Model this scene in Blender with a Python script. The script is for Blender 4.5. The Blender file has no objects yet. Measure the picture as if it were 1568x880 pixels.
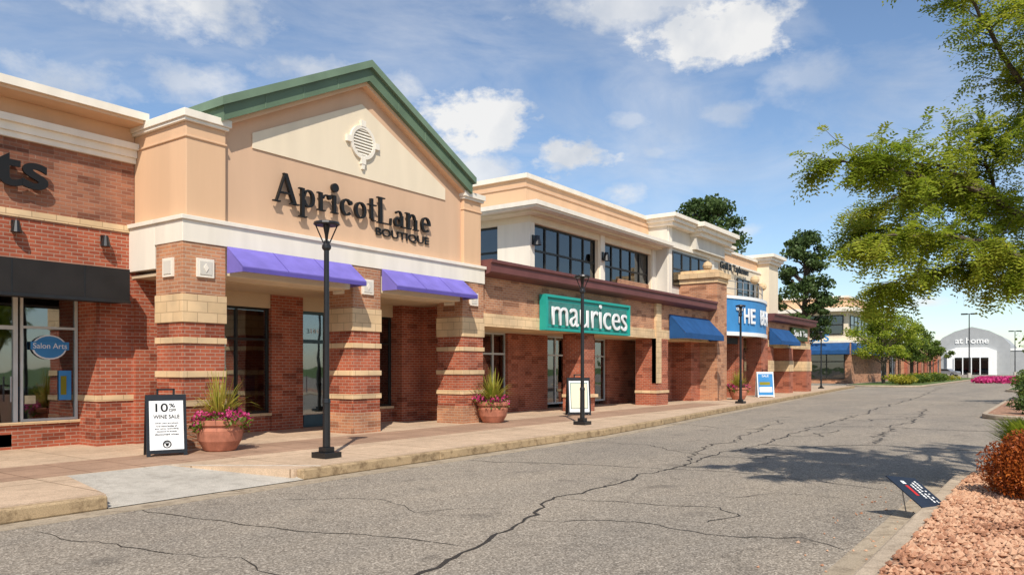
import bpy, bmesh, math, random
import numpy as np
from mathutils import Vector, Matrix, Euler
random.seed(7); rng=np.random.default_rng(7)
scene=bpy.context.scene
COL=scene.collection

# ---------------------------------------------------------------- materials
def newmat(name):
    m=bpy.data.materials.new(name); m.use_nodes=True
    nt=m.node_tree; b=nt.nodes['Principled BSDF']
    return m,nt,b
def N(nt,t,**k):
    n=nt.nodes.new(t)
    for a,v in k.items(): setattr(n,a,v)
    return n
def ramp(nt,stops):
    r=N(nt,'ShaderNodeValToRGB'); e=r.color_ramp.elements
    while len(e)<len(stops): e.new(0.5)
    for i,(p,c) in enumerate(stops):
        e[i].position=p; e[i].color=(*c,1)
    return r
def pos(nt): return N(nt,'ShaderNodeNewGeometry').outputs['Position']
def mulc(nt,a,b,f=1.0):
    mx=N(nt,'ShaderNodeMix',data_type='RGBA',blend_type='MULTIPLY'); mx.inputs[0].default_value=f
    nt.links.new(a,mx.inputs[6]); nt.links.new(b,mx.inputs[7]); return mx.outputs[2]
def noisy(name,c,var=0.12,scale=3.0,rough=0.8,bump=0.0,bscale=60,spec=0.3,metal=0.0,streak=False):
    m,nt,b=newmat(name)
    p=pos(nt)
    n=N(nt,'ShaderNodeTexNoise'); n.inputs['Scale'].default_value=scale; n.inputs['Detail'].default_value=6
    if streak:
        mp=N(nt,'ShaderNodeMapping'); mp.inputs['Scale'].default_value=(2.5,2.5,0.35)
        nt.links.new(p,mp.inputs['Vector']); nt.links.new(mp.outputs[0],n.inputs['Vector'])
    else: nt.links.new(p,n.inputs['Vector'])
    lo=tuple(x*(1-var) for x in c); hi=tuple(min(1,x*(1+var)) for x in c)
    r=ramp(nt,[(0.3,lo),(0.7,hi)]); nt.links.new(n.outputs['Fac'],r.inputs[0])
    nt.links.new(r.outputs[0],b.inputs['Base Color'])
    b.inputs['Roughness'].default_value=rough; b.inputs['Specular IOR Level'].default_value=spec; b.inputs['Metallic'].default_value=metal
    if bump:
        n2=N(nt,'ShaderNodeTexNoise'); n2.inputs['Scale'].default_value=bscale; n2.inputs['Detail'].default_value=4
        nt.links.new(p,n2.inputs['Vector'])
        bp=N(nt,'ShaderNodeBump'); bp.inputs['Strength'].default_value=bump; bp.inputs['Distance'].default_value=0.01
        nt.links.new(n2.outputs['Fac'],bp.inputs['Height']); nt.links.new(bp.outputs[0],b.inputs['Normal'])
    return m
def brick(name,c1,c2,mortar,bw=0.2,rh=0.067,ms=0.008,rough=0.85,bias=0.0,bump=0.5,blotch=False):
    m,nt,b=newmat(name)
    p=pos(nt); s=N(nt,'ShaderNodeSeparateXYZ'); nt.links.new(p,s.inputs[0])
    a=N(nt,'ShaderNodeMath',operation='ADD'); nt.links.new(s.outputs[0],a.inputs[0]); nt.links.new(s.outputs[1],a.inputs[1])
    c=N(nt,'ShaderNodeCombineXYZ'); nt.links.new(a.outputs[0],c.inputs[0]); nt.links.new(s.outputs[2],c.inputs[1])
    t=N(nt,'ShaderNodeTexBrick'); nt.links.new(c.outputs[0],t.inputs['Vector'])
    t.inputs['Scale'].default_value=1; t.inputs['Brick Width'].default_value=bw; t.inputs['Row Height'].default_value=rh
    t.inputs['Mortar Size'].default_value=ms; t.inputs['Mortar Smooth'].default_value=0.2; t.inputs['Bias'].default_value=bias
    t.inputs['Color1'].default_value=(*c1,1); t.inputs['Color2'].default_value=(*c2,1); t.inputs['Mortar'].default_value=(*mortar,1)
    n=N(nt,'ShaderNodeTexNoise'); n.inputs['Scale'].default_value=1.6; n.inputs['Detail'].default_value=8; nt.links.new(p,n.inputs['Vector'])
    r=ramp(nt,[(0.3,(0.76,0.76,0.78)),(0.7,(1.18,1.14,1.1))]); nt.links.new(n.outputs['Fac'],r.inputs[0])
    out=mulc(nt,t.outputs['Color'],r.outputs[0])
    if blotch:
        mp=N(nt,'ShaderNodeMapping'); mp.inputs['Scale'].default_value=(1/bw*0.5,1/rh*0.5,1); nt.links.new(c.outputs[0],mp.inputs['Vector'])
        v=N(nt,'ShaderNodeTexWhiteNoise',noise_dimensions='2D')
        fl=N(nt,'ShaderNodeVectorMath',operation='FLOOR'); nt.links.new(mp.outputs[0],fl.inputs[0]); nt.links.new(fl.outputs[0],v.inputs['Vector'])
        r5=ramp(nt,[(0.12,(0.55,0.5,0.5)),(0.2,(1,1,1))]); nt.links.new(v.outputs['Value'],r5.inputs[0]); out=mulc(nt,out,r5.outputs[0],0.8)
    nt.links.new(out,b.inputs['Base Color'])
    b.inputs['Roughness'].default_value=rough; b.inputs['Specular IOR Level'].default_value=0.2
    bp=N(nt,'ShaderNodeBump'); bp.inputs['Strength'].default_value=bump; bp.inputs['Distance'].default_value=0.006; bp.invert=True
    nt.links.new(t.outputs['Fac'],bp.inputs['Height']); nt.links.new(bp.outputs[0],b.inputs['Normal'])
    return m
def leafmat(name,cols,trans=0.35):
    m,nt,b=newmat(name)
    g=N(nt,'ShaderNodeNewGeometry')
    n=N(nt,'ShaderNodeTexNoise'); n.inputs['Scale'].default_value=1.2; nt.links.new(g.outputs['Position'],n.inputs['Vector'])
    a=N(nt,'ShaderNodeMath',operation='MULTIPLY_ADD'); a.inputs[1].default_value=0.5
    nt.links.new(g.outputs['Random Per Island'],a.inputs[0])
    mm=N(nt,'ShaderNodeMath',operation='MULTIPLY_ADD'); mm.inputs[1].default_value=1.4; mm.inputs[2].default_value=-0.45
    nt.links.new(n.outputs['Fac'],mm.inputs[0]); nt.links.new(mm.outputs[0],a.inputs[2])
    k=len(cols); r=ramp(nt,[(i/(k-1),c) for i,c in enumerate(cols)]); nt.links.new(a.outputs[0],r.inputs[0])
    nt.links.new(r.outputs[0],b.inputs['Base Color']); b.inputs['Roughness'].default_value=0.5; b.inputs['Specular IOR Level'].default_value=0.3
    if trans>0:
        tr=N(nt,'ShaderNodeBsdfTranslucent'); nt.links.new(r.outputs[0],tr.inputs[0])
        mx=N(nt,'ShaderNodeMixShader'); mx.inputs[0].default_value=trans
        nt.links.new(b.outputs[0],mx.inputs[1]); nt.links.new(tr.outputs[0],mx.inputs[2])
        nt.links.new(mx.outputs[0],nt.nodes['Material Output'].inputs[0])
    return m
def glassmat(name,tint=(0.55,0.6,0.6),refl=0.25):
    m,nt,b=newmat(name)
    t=N(nt,'ShaderNodeBsdfTransparent'); t.inputs[0].default_value=(*tint,1)
    g=N(nt,'ShaderNodeBsdfGlossy'); g.inputs['Roughness'].default_value=0.02; g.inputs[0].default_value=(0.8,0.85,0.9,1)
    f=N(nt,'ShaderNodeFresnel'); f.inputs[0].default_value=1.5
    a=N(nt,'ShaderNodeMath',operation='ADD'); a.inputs[1].default_value=refl-0.04; nt.links.new(f.outputs[0],a.inputs[0]); a.use_clamp=True
    nz=N(nt,'ShaderNodeTexNoise'); nz.inputs['Scale'].default_value=0.7; nt.links.new(pos(nt),nz.inputs['Vector'])
    bp=N(nt,'ShaderNodeBump'); bp.inputs['Strength'].default_value=0.15; bp.inputs['Distance'].default_value=0.05
    nt.links.new(nz.outputs['Fac'],bp.inputs['Height']); nt.links.new(bp.outputs[0],g.inputs['Normal'])
    mx=N(nt,'ShaderNodeMixShader'); nt.links.new(a.outputs[0],mx.inputs[0]); nt.links.new(t.outputs[0],mx.inputs[1]); nt.links.new(g.outputs[0],mx.inputs[2])
    nt.links.new(mx.outputs[0],nt.nodes['Material Output'].inputs[0])
    return m

M={}
M['brick_red']=brick('brick_red',(0.45,0.120,0.060),(0.33,0.080,0.042),(0.44,0.28,0.20),blotch=True)
M['brick_dark']=brick('brick_dark',(0.36,0.155,0.09),(0.24,0.095,0.06),(0.33,0.20,0.14),bias=-0.1,blotch=True)
M['brick_tan']=brick('brick_tan',(0.53,0.25,0.13),(0.40,0.18,0.10),(0.50,0.36,0.25),blotch=True)
M['stone']=brick('limestone_band',(0.73,0.54,0.32),(0.65,0.47,0.27),(0.44,0.31,0.18),bw=0.4,rh=0.2,ms=0.008,bump=0.3)
M['peach']=noisy('stucco_peach',(0.71,0.46,0.28),0.06,0.8,0.9,0.25,120,0.2,streak=True)
M['peach2']=noisy('stucco_tan',(0.65,0.43,0.28),0.06,0.8,0.9,0.25,120,0.2,streak=True)
M['cream']=noisy('stucco_cream',(0.80,0.68,0.50),0.05,1,0.9,0.2,120,0.2,streak=True)
M['white']=noisy('trim_white',(0.82,0.75,0.63),0.07,1.2,0.75,0.1,60,0.3,streak=True)
M['purewhite']=noisy('paint_white',(0.8,0.8,0.78),0.04,2,0.6)
M['greywhite']=noisy('stucco_grey',(0.64,0.60,0.52),0.07,1,0.9,0.2,100,0.2,streak=True)
M['green']=noisy('roof_green_metal',(0.155,0.225,0.145),0.14,1.5,0.5,0.0,60,0.4)
M['green2']=noisy('roof_green_fascia',(0.115,0.175,0.105),0.14,1.5,0.55,0.0,60,0.4)
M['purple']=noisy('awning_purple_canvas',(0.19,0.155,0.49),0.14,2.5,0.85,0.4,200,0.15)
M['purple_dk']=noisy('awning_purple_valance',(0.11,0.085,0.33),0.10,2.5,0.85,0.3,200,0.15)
M['blue']=noisy('awning_blue_canvas',(0.015,0.075,0.21),0.15,2.5,0.8)
M['black']=noisy('black_canvas',(0.018,0.016,0.015),0.2,2.5,0.8)
M['blackmetal']=noisy('black_metal',(0.012,0.012,0.013),0.2,8,0.35,0.0,60,0.5)
M['letter']=noisy('letter_black',(0.012,0.011,0.010),0.1,3,0.4)
M['maroon']=noisy('canopy_maroon',(0.15,0.055,0.05),0.12,2,0.6)
M['soffit']=noisy('soffit',(0.62,0.48,0.32),0.05,2,0.85)
M['frame']=noisy('window_frame_bronze',(0.04,0.038,0.034),0.1,4,0.4,metal=0.4)
M['framewhite']=noisy('window_frame_white',(0.55,0.57,0.55),0.06,4,0.4)
M['door']=noisy('door_teal',(0.05,0.10,0.12),0.1,4,0.4)
M['glass']=glassmat('glass')
M['glassdk']=glassmat('glass_upper',(0.22,0.22,0.22),0.14)
M['interior']=noisy('interior_wall',(0.22,0.19,0.16),0.3,0.9,0.9)
M['teal']=noisy('sign_teal',(0.02,0.34,0.28),0.06,3,0.5)
M['tealin']=noisy('sign_teal_inner',(0.05,0.20,0.175),0.2,6,0.5)
M['bluesign']=noisy('sign_blue',(0.05,0.24,0.52),0.1,2,0.5)
M['terracotta']=noisy('terracotta',(0.43,0.165,0.10),0.25,6,0.75,0.3,80)
M['soil']=noisy('soil',(0.05,0.03,0.02),0.3,20,0.95,0.6,60)
M['bark']=noisy('bark',(0.10,0.075,0.055),0.35,9,0.95,0.8,40)
M['signnavy']=noisy('sign_navy',(0.02,0.03,0.05),0.1,4,0.5)
M['red']=noisy('paint_red',(0.5,0.03,0.03),0.05,4,0.5)
M['steel']=noisy('galvanised',(0.4,0.4,0.4),0.1,6,0.4,metal=0.6)
M['grey']=noisy('grey_cladding',(0.36,0.37,0.37),0.06,1,0.8)
M['leaf']=leafmat('locust_leaf',[(0.12,0.19,0.015),(0.25,0.33,0.028),(0.38,0.43,0.045),(0.50,0.48,0.07)],0.55)
M['leafdk']=leafmat('dark_leaf',[(0.03,0.055,0.012),(0.06,0.10,0.02),(0.11,0.15,0.035)],0.3)
M['leafmid']=leafmat('mid_leaf',[(0.05,0.09,0.014),(0.12,0.18,0.026),(0.21,0.25,0.04)],0.38)
M['pine']=leafmat('deep_leaf',[(0.035,0.065,0.018),(0.07,0.115,0.03),(0.12,0.17,0.05)],0.3)
M['rust']=leafmat('rust_leaf',[(0.16,0.035,0.010),(0.42,0.10,0.018),(0.60,0.19,0.03)],0.3)
M['pink']=leafmat('pink_petal',[(0.45,0.02,0.13),(0.65,0.05,0.22),(0.80,0.15,0.35)],0.35)
M['spiky']=leafmat('spiky_leaf',[(0.16,0.22,0.02),(0.38,0.36,0.05),(0.58,0.42,0.10)],0.35)
M['yellow']=leafmat('yellow_leaf',[(0.25,0.24,0.02),(0.45,0.40,0.04)],0.35)

def asphalt():
    m,nt,b=newmat('asphalt')
    p=pos(nt)
    v=N(nt,'ShaderNodeTexVoronoi'); v.inputs['Scale'].default_value=70; nt.links.new(p,v.inputs['Vector'])
    r=ramp(nt,[(0.0,(0.15,0.125,0.10)),(0.3,(0.235,0.205,0.165)),(0.75,(0.315,0.275,0.22)),(1.0,(0.50,0.44,0.36))])
    s=N(nt,'ShaderNodeSeparateColor'); nt.links.new(v.outputs['Color'],s.inputs[0]); nt.links.new(s.outputs[0],r.inputs[0])
    n=N(nt,'ShaderNodeTexNoise'); n.inputs['Scale'].default_value=0.35; n.inputs['Detail'].default_value=8; n.inputs['Roughness'].default_value=0.65
    mp=N(nt,'ShaderNodeMapping'); mp.inputs['Scale'].default_value=(0.5,1.4,1); nt.links.new(p,mp.inputs['Vector']); nt.links.new(mp.outputs[0],n.inputs['Vector'])
    r2=ramp(nt,[(0.3,(0.86,0.86,0.87)),(0.7,(1.20,1.16,1.11))]); nt.links.new(n.outputs['Fac'],r2.inputs[0])
    out=mulc(nt,r.outputs[0],r2.outputs[0])
    n3=N(nt,'ShaderNodeTexNoise'); n3.inputs['Scale'].default_value=1.3; n3.inputs['Detail'].default_value=5; nt.links.new(p,n3.inputs['Vector'])
    r3=ramp(nt,[(0.28,(0.62,0.62,0.63)),(0.40,(1,1,1))]); nt.links.new(n3.outputs['Fac'],r3.inputs[0]); out=mulc(nt,out,r3.outputs[0],0.8)
    # fine hairline crazing
    v2=N(nt,'ShaderNodeTexVoronoi',feature='DISTANCE_TO_EDGE'); v2.inputs['Scale'].default_value=0.8
    nd=N(nt,'ShaderNodeTexNoise'); nd.inputs['Scale'].default_value=2.5; nd.inputs['Detail'].default_value=6; nt.links.new(p,nd.inputs['Vector'])
    vm=N(nt,'ShaderNodeVectorMath',operation='MULTIPLY_ADD'); vm.inputs[1].default_value=(0.9,0.9,0); nt.links.new(nd.outputs['Color'],vm.inputs[0]); nt.links.new(p,vm.inputs[2])
    nt.links.new(vm.outputs[0],v2.inputs['Vector'])
    r6=ramp(nt,[(0.0,(0.60,0.60,0.60)),(0.008,(1,1,1))]); nt.links.new(v2.outputs['Distance'],r6.inputs[0]); out=mulc(nt,out,r6.outputs[0],0.75)
    nt.links.new(out,b.inputs['Base Color']); b.inputs['Roughness'].default_value=0.92; b.inputs['Specular IOR Level'].default_value=0.15
    bp=N(nt,'ShaderNodeBump'); bp.inputs['Strength'].default_value=0.5; bp.inputs['Distance'].default_value=0.006
    nt.links.new(v.outputs['Distance'],bp.inputs['Height']); nt.links.new(bp.outputs[0],b.inputs['Normal'])
    return m
M['asphalt']=asphalt()
def concrete(name,c,joint=1.5,stain=0.0):
    m,nt,b=newmat(name)
    p=pos(nt)
    n=N(nt,'ShaderNodeTexNoise'); n.inputs['Scale'].default_value=1.1; n.inputs['Detail'].default_value=9; n.inputs['Roughness'].default_value=0.65; nt.links.new(p,n.inputs['Vector'])
    r=ramp(nt,[(0.3,tuple(x*0.82 for x in c)),(0.7,tuple(x*1.12 for x in c))]); nt.links.new(n.outputs['Fac'],r.inputs[0])
    out=r.outputs[0]
    v=N(nt,'ShaderNodeTexNoise'); v.inputs['Scale'].default_value=90; v.inputs['Detail'].default_value=2; nt.links.new(p,v.inputs['Vector'])
    r3=ramp(nt,[(0.35,(0.80,0.80,0.80)),(0.65,(1.14,1.14,1.14))]); nt.links.new(v.outputs['Fac'],r3.inputs[0])
    out=mulc(nt,out,r3.outputs[0])
    if stain:
        n4=N(nt,'ShaderNodeTexNoise'); n4.inputs['Scale'].default_value=6; n4.inputs['Detail'].default_value=8; n4.inputs['Roughness'].default_value=0.7; nt.links.new(p,n4.inputs['Vector'])
        r4=ramp(nt,[(0.38,(0.45,0.42,0.4)),(0.52,(1,1,1))]); nt.links.new(n4.outputs['Fac'],r4.inputs[0]); out=mulc(nt,out,r4.outputs[0],stain)
    if joint:
        t=N(nt,'ShaderNodeTexBrick'); t.offset=0; t.inputs['Scale'].default_value=1; t.inputs['Brick Width'].default_value=joint; t.inputs['Row Height'].default_value=joint
        t.inputs['Mortar Size'].default_value=0.012; t.inputs['Color1'].default_value=(1,1,1,1); t.inputs['Color2'].default_value=(0.9,0.9,0.9,1); t.inputs['Mortar'].default_value=(0.5,0.47,0.43,1)
        nt.links.new(p,t.inputs['Vector']); out=mulc(nt,out,t.outputs['Color'])
    nt.links.new(out,b.inputs['Base Color']); b.inputs['Roughness'].default_value=0.9; b.inputs['Specular IOR Level'].default_value=0.2
    return m
M['walk']=concrete('sidewalk_concrete',(0.60,0.44,0.30),1.5,0.25)
M['paver']=concrete('sidewalk_aggregate',(0.42,0.27,0.18),0.75,0.2)
M['kerb']=concrete('kerb_concrete',(0.46,0.33,0.19),0,0.8)
M['ramp']=concrete('ramp_concrete',(0.50,0.46,0.39),0,0.3)
M['gutter']=concrete('gutter_concrete',(0.43,0.35,0.25),3.0,0.6)
M['kerbw']=concrete('kerb_pale',(0.50,0.40,0.29),0,0.4)
def mulch():
    m,nt,b=newmat('rock_mulch'); p=pos(nt)
    v=N(nt,'ShaderNodeTexVoronoi'); v.inputs['Scale'].default_value=24; nt.links.new(p,v.inputs['Vector'])
    s=N(nt,'ShaderNodeSeparateColor'); nt.links.new(v.outputs['Color'],s.inputs[0])
    r=ramp(nt,[(0,(0.20,0.09,0.05)),(0.5,(0.40,0.20,0.115)),(1,(0.60,0.38,0.24))]); nt.links.new(s.outputs[0],r.inputs[0])
    nt.links.new(r.outputs[0],b.inputs['Base Color']); b.inputs['Roughness'].default_value=0.9
    bp=N(nt,'ShaderNodeBump'); bp.inputs['Strength'].default_value=1; bp.inputs['Distance'].default_value=0.03; bp.invert=True
    nt.links.new(v.outputs['Distance'],bp.inputs['Height']); nt.links.new(bp.outputs[0],b.inputs['Normal'])
    return m
M['mulch']=mulch()
M['rock']=leafmat('rock_chip',[(0.22,0.10,0.055),(0.42,0.20,0.11),(0.60,0.36,0.22),(0.50,0.27,0.16)],0.0)
M['grassland']=noisy('grass_ground',(0.10,0.14,0.035),0.35,0.3,0.95)
M['crack']=noisy('crack_sealant',(0.04,0.034,0.028),0.2,3,0.7)
M['mannequin']=noisy('mannequin_white',(0.6,0.58,0.52),0.05,3,0.5)
for i,c in enumerate([(0.3,0.08,0.08),(0.1,0.2,0.35),(0.5,0.45,0.3),(0.35,0.15,0.3),(0.1,0.25,0.2)]): M['goods%d'%i]=noisy('goods%d'%i,c,0.3,5,0.8)

# ---------------------------------------------------------------- mesh builder
class MB:
    def __init__(s): s.v=[];s.f=[];s.m=[];s.mats=[]
    def mi(s,mat):
        mat=M[mat] if isinstance(mat,str) else mat
        if mat not in s.mats: s.mats.append(mat)
        return s.mats.index(mat)
    def add(s,vs,fs,mat):
        o=len(s.v); s.v+=[tuple(v) for v in vs]; k=s.mi(mat)
        for f in fs: s.f.append([i+o for i in f]); s.m.append(k)
    def box(s,x0,x1,y0,y1,z0,z1,mat):
        s.add([(x0,y0,z0),(x1,y0,z0),(x1,y1,z0),(x0,y1,z0),(x0,y0,z1),(x1,y0,z1),(x1,y1,z1),(x0,y1,z1)],
              [(0,3,2,1),(4,5,6,7),(0,1,5,4),(1,2,6,5),(2,3,7,6),(3,0,4,7)],mat)
    def prism(s,axis,poly,a0,a1,mat):
        n=len(poly)
        def P(p,a):
            return (a,p[0],p[1]) if axis=='x' else ((p[0],a,p[1]) if axis=='y' else (p[0],p[1],a))
        vs=[P(p,a0) for p in poly]+[P(p,a1) for p in poly]
        fs=[list(range(n)),list(range(2*n-1,n-1,-1))]+[(i,(i+1)%n,n+(i+1)%n,n+i) for i in range(n)]
        s.add(vs,fs,mat)
    def tube(s,p0,p1,r0,r1,n,mat,caps=True):
        p0=Vector(p0);p1=Vector(p1); d=(p1-p0).normalized()
        a=d.orthogonal().normalized(); b=d.cross(a)
        vs=[];
        for p,r in((p0,r0),(p1,r1)):
            for i in range(n):
                t=2*math.pi*i/n; vs.append(p+a*math.cos(t)*r+b*math.sin(t)*r)
        fs=[(i,(i+1)%n,n+(i+1)%n,n+i) for i in range(n)]
        if caps: fs+=[list(range(n)),list(range(2*n-1,n-1,-1))]
        s.add(vs,fs,mat)
    def lathe(s,prof,c,n,mat,yaxis=False):
        vs=[]
        for r,z in prof:
            for i in range(n):
                t=2*math.pi*i/n; vs.append((c[0]+r*math.cos(t),c[1]+r*math.sin(t),c[2]+z))
        fs=[]
        for j in range(len(prof)-1):
            for i in range(n): fs.append((j*n+i,j*n+(i+1)%n,(j+1)*n+(i+1)%n,(j+1)*n+i))
        fs+=[list(range(n)),list(range(len(vs)-n,len(vs)))]
        s.add(vs,fs,mat)
    def obj(s,name,parent=None,loc=None,rot=None,bevel=0,smooth=False):
        me=bpy.data.meshes.new(name); me.from_pydata(s.v,[],s.f)
        for m in s.mats: me.materials.append(m)
        me.polygons.foreach_set('material_index',s.m)
        bm=bmesh.new(); bm.from_mesh(me); bmesh.ops.recalc_face_normals(bm,faces=bm.faces); bm.to_mesh(me); bm.free()
        if smooth: me.polygons.foreach_set('use_smooth',[True]*len(me.polygons))
        ob=bpy.data.objects.new(name,me); COL.objects.link(ob)
        if parent: ob.parent=parent
        if loc: ob.location=loc
        if rot: ob.rotation_euler=rot
        if bevel:
            b=ob.modifiers.new('bevel','BEVEL'); b.width=bevel; b.segments=2; b.limit_method='ANGLE'
        return ob
def empty(name,loc=(0,0,0),rz=0):
    e=bpy.data.objects.new(name,None); COL.objects.link(e); e.location=loc; e.rotation_euler=(0,0,rz); e.empty_display_size=0.3
    return e
def text(body,name,parent,loc,width,height,mat,rot=(math.pi/2,0,0),ext=0.03,offset=0.0):
    cu=bpy.data.curves.new(name,'FONT'); cu.body=body; cu.size=1; cu.extrude=0.5; cu.offset=offset; cu.align_x='LEFT'
    cu.materials.append(M[mat]); ob=bpy.data.objects.new(name,cu); COL.objects.link(ob)
    bpy.context.view_layer.update()
    d=ob.dimensions.copy()
    bb=[Vector(c) for c in ob.bound_box]; minx=min(b.x for b in bb); miny=min(b.y for b in bb)
    sx=width/max(d.x,1e-3); sy=height/max(d.y,1e-3)
    ob.scale=(sx,sy,ext)
    e=Euler(rot).to_matrix()
    off=e@Vector((-minx*sx,-miny*sy,0))
    ob.location=Vector(loc)+off; ob.rotation_euler=rot
    ob.parent=parent
    return ob
def leaves(name,centers,normals,size,mat,parent=None,asp=0.6):
    n=len(centers); c=np.asarray(centers)
    d=rng.normal(size=(n,3)); d/=np.linalg.norm(d,axis=1)[:,None]
    if normals is not None: d=d*0.8+normals; d/=np.linalg.norm(d,axis=1)[:,None]
    e=np.cross(d,rng.normal(size=(n,3))); e/=np.linalg.norm(e,axis=1)[:,None]
    sz=(size*(0.6+0.8*rng.random(n)))[:,None]
    f=np.cross(d,e)
    v=np.stack([c-e*sz*0.5, c+f*sz*0.5*asp+d*sz*0.08, c+e*sz*0.5, c-f*sz*0.5*asp+d*sz*0.08],1).reshape(-1,3)
    return quads(name,v,mat,parent)
def quads(name,v,mat,parent=None):
    n=len(v)//4; me=bpy.data.meshes.new(name)
    me.vertices.add(n*4); me.vertices.foreach_set('co',v.astype(np.float32).ravel())
    me.loops.add(n*4); me.loops.foreach_set('vertex_index',np.arange(n*4,dtype=np.int32))
    me.polygons.add(n); me.polygons.foreach_set('loop_start',np.arange(0,n*4,4,dtype=np.int32)); me.polygons.foreach_set('loop_total',np.full(n,4,dtype=np.int32))
    me.materials.append(M[mat]); me.update(); me.validate()
    ob=bpy.data.objects.new(name,me); COL.objects.link(ob)
    if parent: ob.parent=parent
    return ob
def ellipsoid_pts(c,r,n,shell=0.35):
    d=rng.normal(size=(n,3)); d/=np.linalg.norm(d,axis=1)[:,None]
    k=(1-shell*rng.random(n)**1.5)[:,None]
    return np.array(c)+d*k*np.array(r), d

# ---------------------------------------------------------------- ground
g=MB(); g.box(-1500,3000,-1500,1500,-0.5,-0.02,'grassland'); g.obj('ground')
g=MB(); g.box(-60,230,-60,70,-0.3,0.0,'asphalt'); g.obj('asphalt_road')
curb=[(-30,8.8),(4.4,8.8),(7.15,8.8),(16,8.8),(20,9.15),(25,9.7),(31,10.3),(40,11.2),(50,12.2),(60,13.2),(66,13.6)]
wk=MB()
top=[(-30,8.95),(4.45,8.95),(4.9,10.9),(6.3,10.9),(7.1,8.95),(16,8.95),(20,9.3),(25,9.85),(31,10.45),(40,11.35),(50,12.35),(60,13.35),(66,13.75),(66,30),(-30,30)]
wk.prism('z',top,0.0,0.15,'walk')
wk.obj('sidewalk')
pv=MB(); pv.box(-30,30,10.95,12.45,0.1502,0.154,'paver'); pv.obj('paver_strip')
def offset_strip(mb,line,w,z0,z1,mat):
    for (a,b) in zip(line[:-1],line[1:]):
        L=math.dist(a,b); k=max(1,round(L/3.0))
        for i in range(k):
            g0=0.006/L*(i>0); p=(a[0]+(b[0]-a[0])*(i/k+g0),a[1]+(b[1]-a[1])*(i/k+g0)); q=(a[0]+(b[0]-a[0])*(i+1)/k,a[1]+(b[1]-a[1])*(i+1)/k)
            mb.prism('z',[p,q,(q[0],q[1]+w),(p[0],p[1]+w)],z0,z1,mat)
kb=MB()
offset_strip(kb,curb[:2],0.148,0.0,0.152,'kerb'); offset_strip(kb,curb[2:],0.148,0.0,0.152,'kerb')
kb.obj('kerb',bevel=0.02)
gt=MB(); offset_strip(gt,[(x,y-0.34) for x,y in curb],0.335,-0.01,0.004,'gutter'); gt.obj('gutter')
rp=MB(); rp.add([(4.40,8.8,0.012),(7.15,8.8,0.012),(6.32,10.9,0.151),(4.88,10.9,0.151)],[(0,1,2,3)],'ramp')
rp.add([(7.15,8.8,0.012),(7.6,8.95,0.156),(6.32,10.9,0.156)],[(0,1,2)],'ramp'); rp.obj('kerb_ramp')

# cracks
ck=MB()
def crack(pts,w=0.03,amp=0.10,seed=0):
    rr=random.Random(seed); P=[]
    for a,b in zip(pts[:-1],pts[1:]):
        L=math.dist(a,b); n=max(2,int(L/0.14))
        for i in range(n):
            t=i/n; P.append([a[0]+(b[0]-a[0])*t,a[1]+(b[1]-a[1])*t])
    P.append(list(pts[-1])); ox=oy=0; Q=[]
    for p in P:
        ox=ox*0.85+rr.uniform(-amp,amp)*0.5; oy=oy*0.85+rr.uniform(-amp,amp)*0.5
        Q.append((p[0]+ox,p[1]+oy))
    vs=[];fs=[]
    for i,q in enumerate(Q):
        a=Q[max(i-1,0)]; b=Q[min(i+1,len(Q)-1)]; dx,dy=b[0]-a[0],b[1]-a[1]; L=math.hypot(dx,dy) or 1
        ww=w*rr.uniform(0.3,1.0)*(0.3 if i in(0,len(Q)-1) else 1); nx,ny=-dy/L*ww/2,dx/L*ww/2
        vs+=[(q[0]+nx,q[1]+ny,0.004),(q[0]-nx,q[1]-ny,0.004)]
    for i in range(len(Q)-1): fs.append((2*i,2*i+1,2*i+3,2*i+2))
    ck.add(vs,fs,'crack')
crack([(2,4.0),(4.41,4.2),(5.57,4.33),(6.68,4.58),(7.8,5.07),(9.1,4.97),(11.2,5.17),(16.1,5.1),(21.2,5.5),(30.4,5.8),(44.7,6.3),(70,8)],0.055,0.16,1)
crack([(4.55,8.4),(4.66,7.2),(4.9,6.3),(5.1,5.4),(5.3,4.3)],0.022,0.1,2)
crack([(10.4,8.4),(10.8,6.9),(11.2,5.2),(11.4,3.6),(11.0,2)],0.03,0.15,3)
crack([(6.7,4.6),(7.3,3.7),(7.0,2.8),(7.3,2.0),(7.1,1.6)],0.026,0.15,4)
crack([(7.9,5.0),(8.2,4.0),(8.5,3.3),(8.2,2.8),(7.6,2.9)],0.025,0.12,5)
crack([(13.5,5.1),(14,6.2),(14.6,7),(14.3,8.4)],0.03,0.15,6)
crack([(16,5.2),(16.4,4.2),(17.5,3.3),(17.2,2.0),(17.8,0)],0.06,0.2,7)
crack([(20.5,5.5),(20,7),(20.6,8.9)],0.05,0.2,8)
crack([(22,5.5),(23,4.0),(22.6,2.4),(23.5,0.5)],0.07,0.25,9)
crack([(17.5,3.3),(20,3.6),(23,4.0),(27,3.6),(34,4.4)],0.07,0.3,10)
crack([(29,5.8),(29.6,7.4),(29.1,9.8)],0.06,0.25,11)
crack([(29,5.8),(30,3.8),(29.5,2.3)],0.07,0.25,12)
crack([(37,6),(37.8,4),(37,2.4)],0.08,0.3,13); crack([(12.5,5.1),(15,6.0),(19,6.4),(24,7)],0.045,0.25,14)
crack([(7.0,5.3),(6.2,5.9),(6.6,6.8),(6.0,7.6)],0.014,0.12,15); crack([(3.4,8.2),(3.6,6.8),(3.9,5.6),(3.7,4.4)],0.018,0.12,16)
crack([(13.2,5.2),(13.6,4.4),(14.4,4.1),(14.9,4.6),(15.8,4.5)],0.04,0.2,17); crack([(18.4,5.3),(18.9,4.6),(19.6,4.9),(20.2,4.5),(21,4.7)],0.05,0.2,18)
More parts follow.
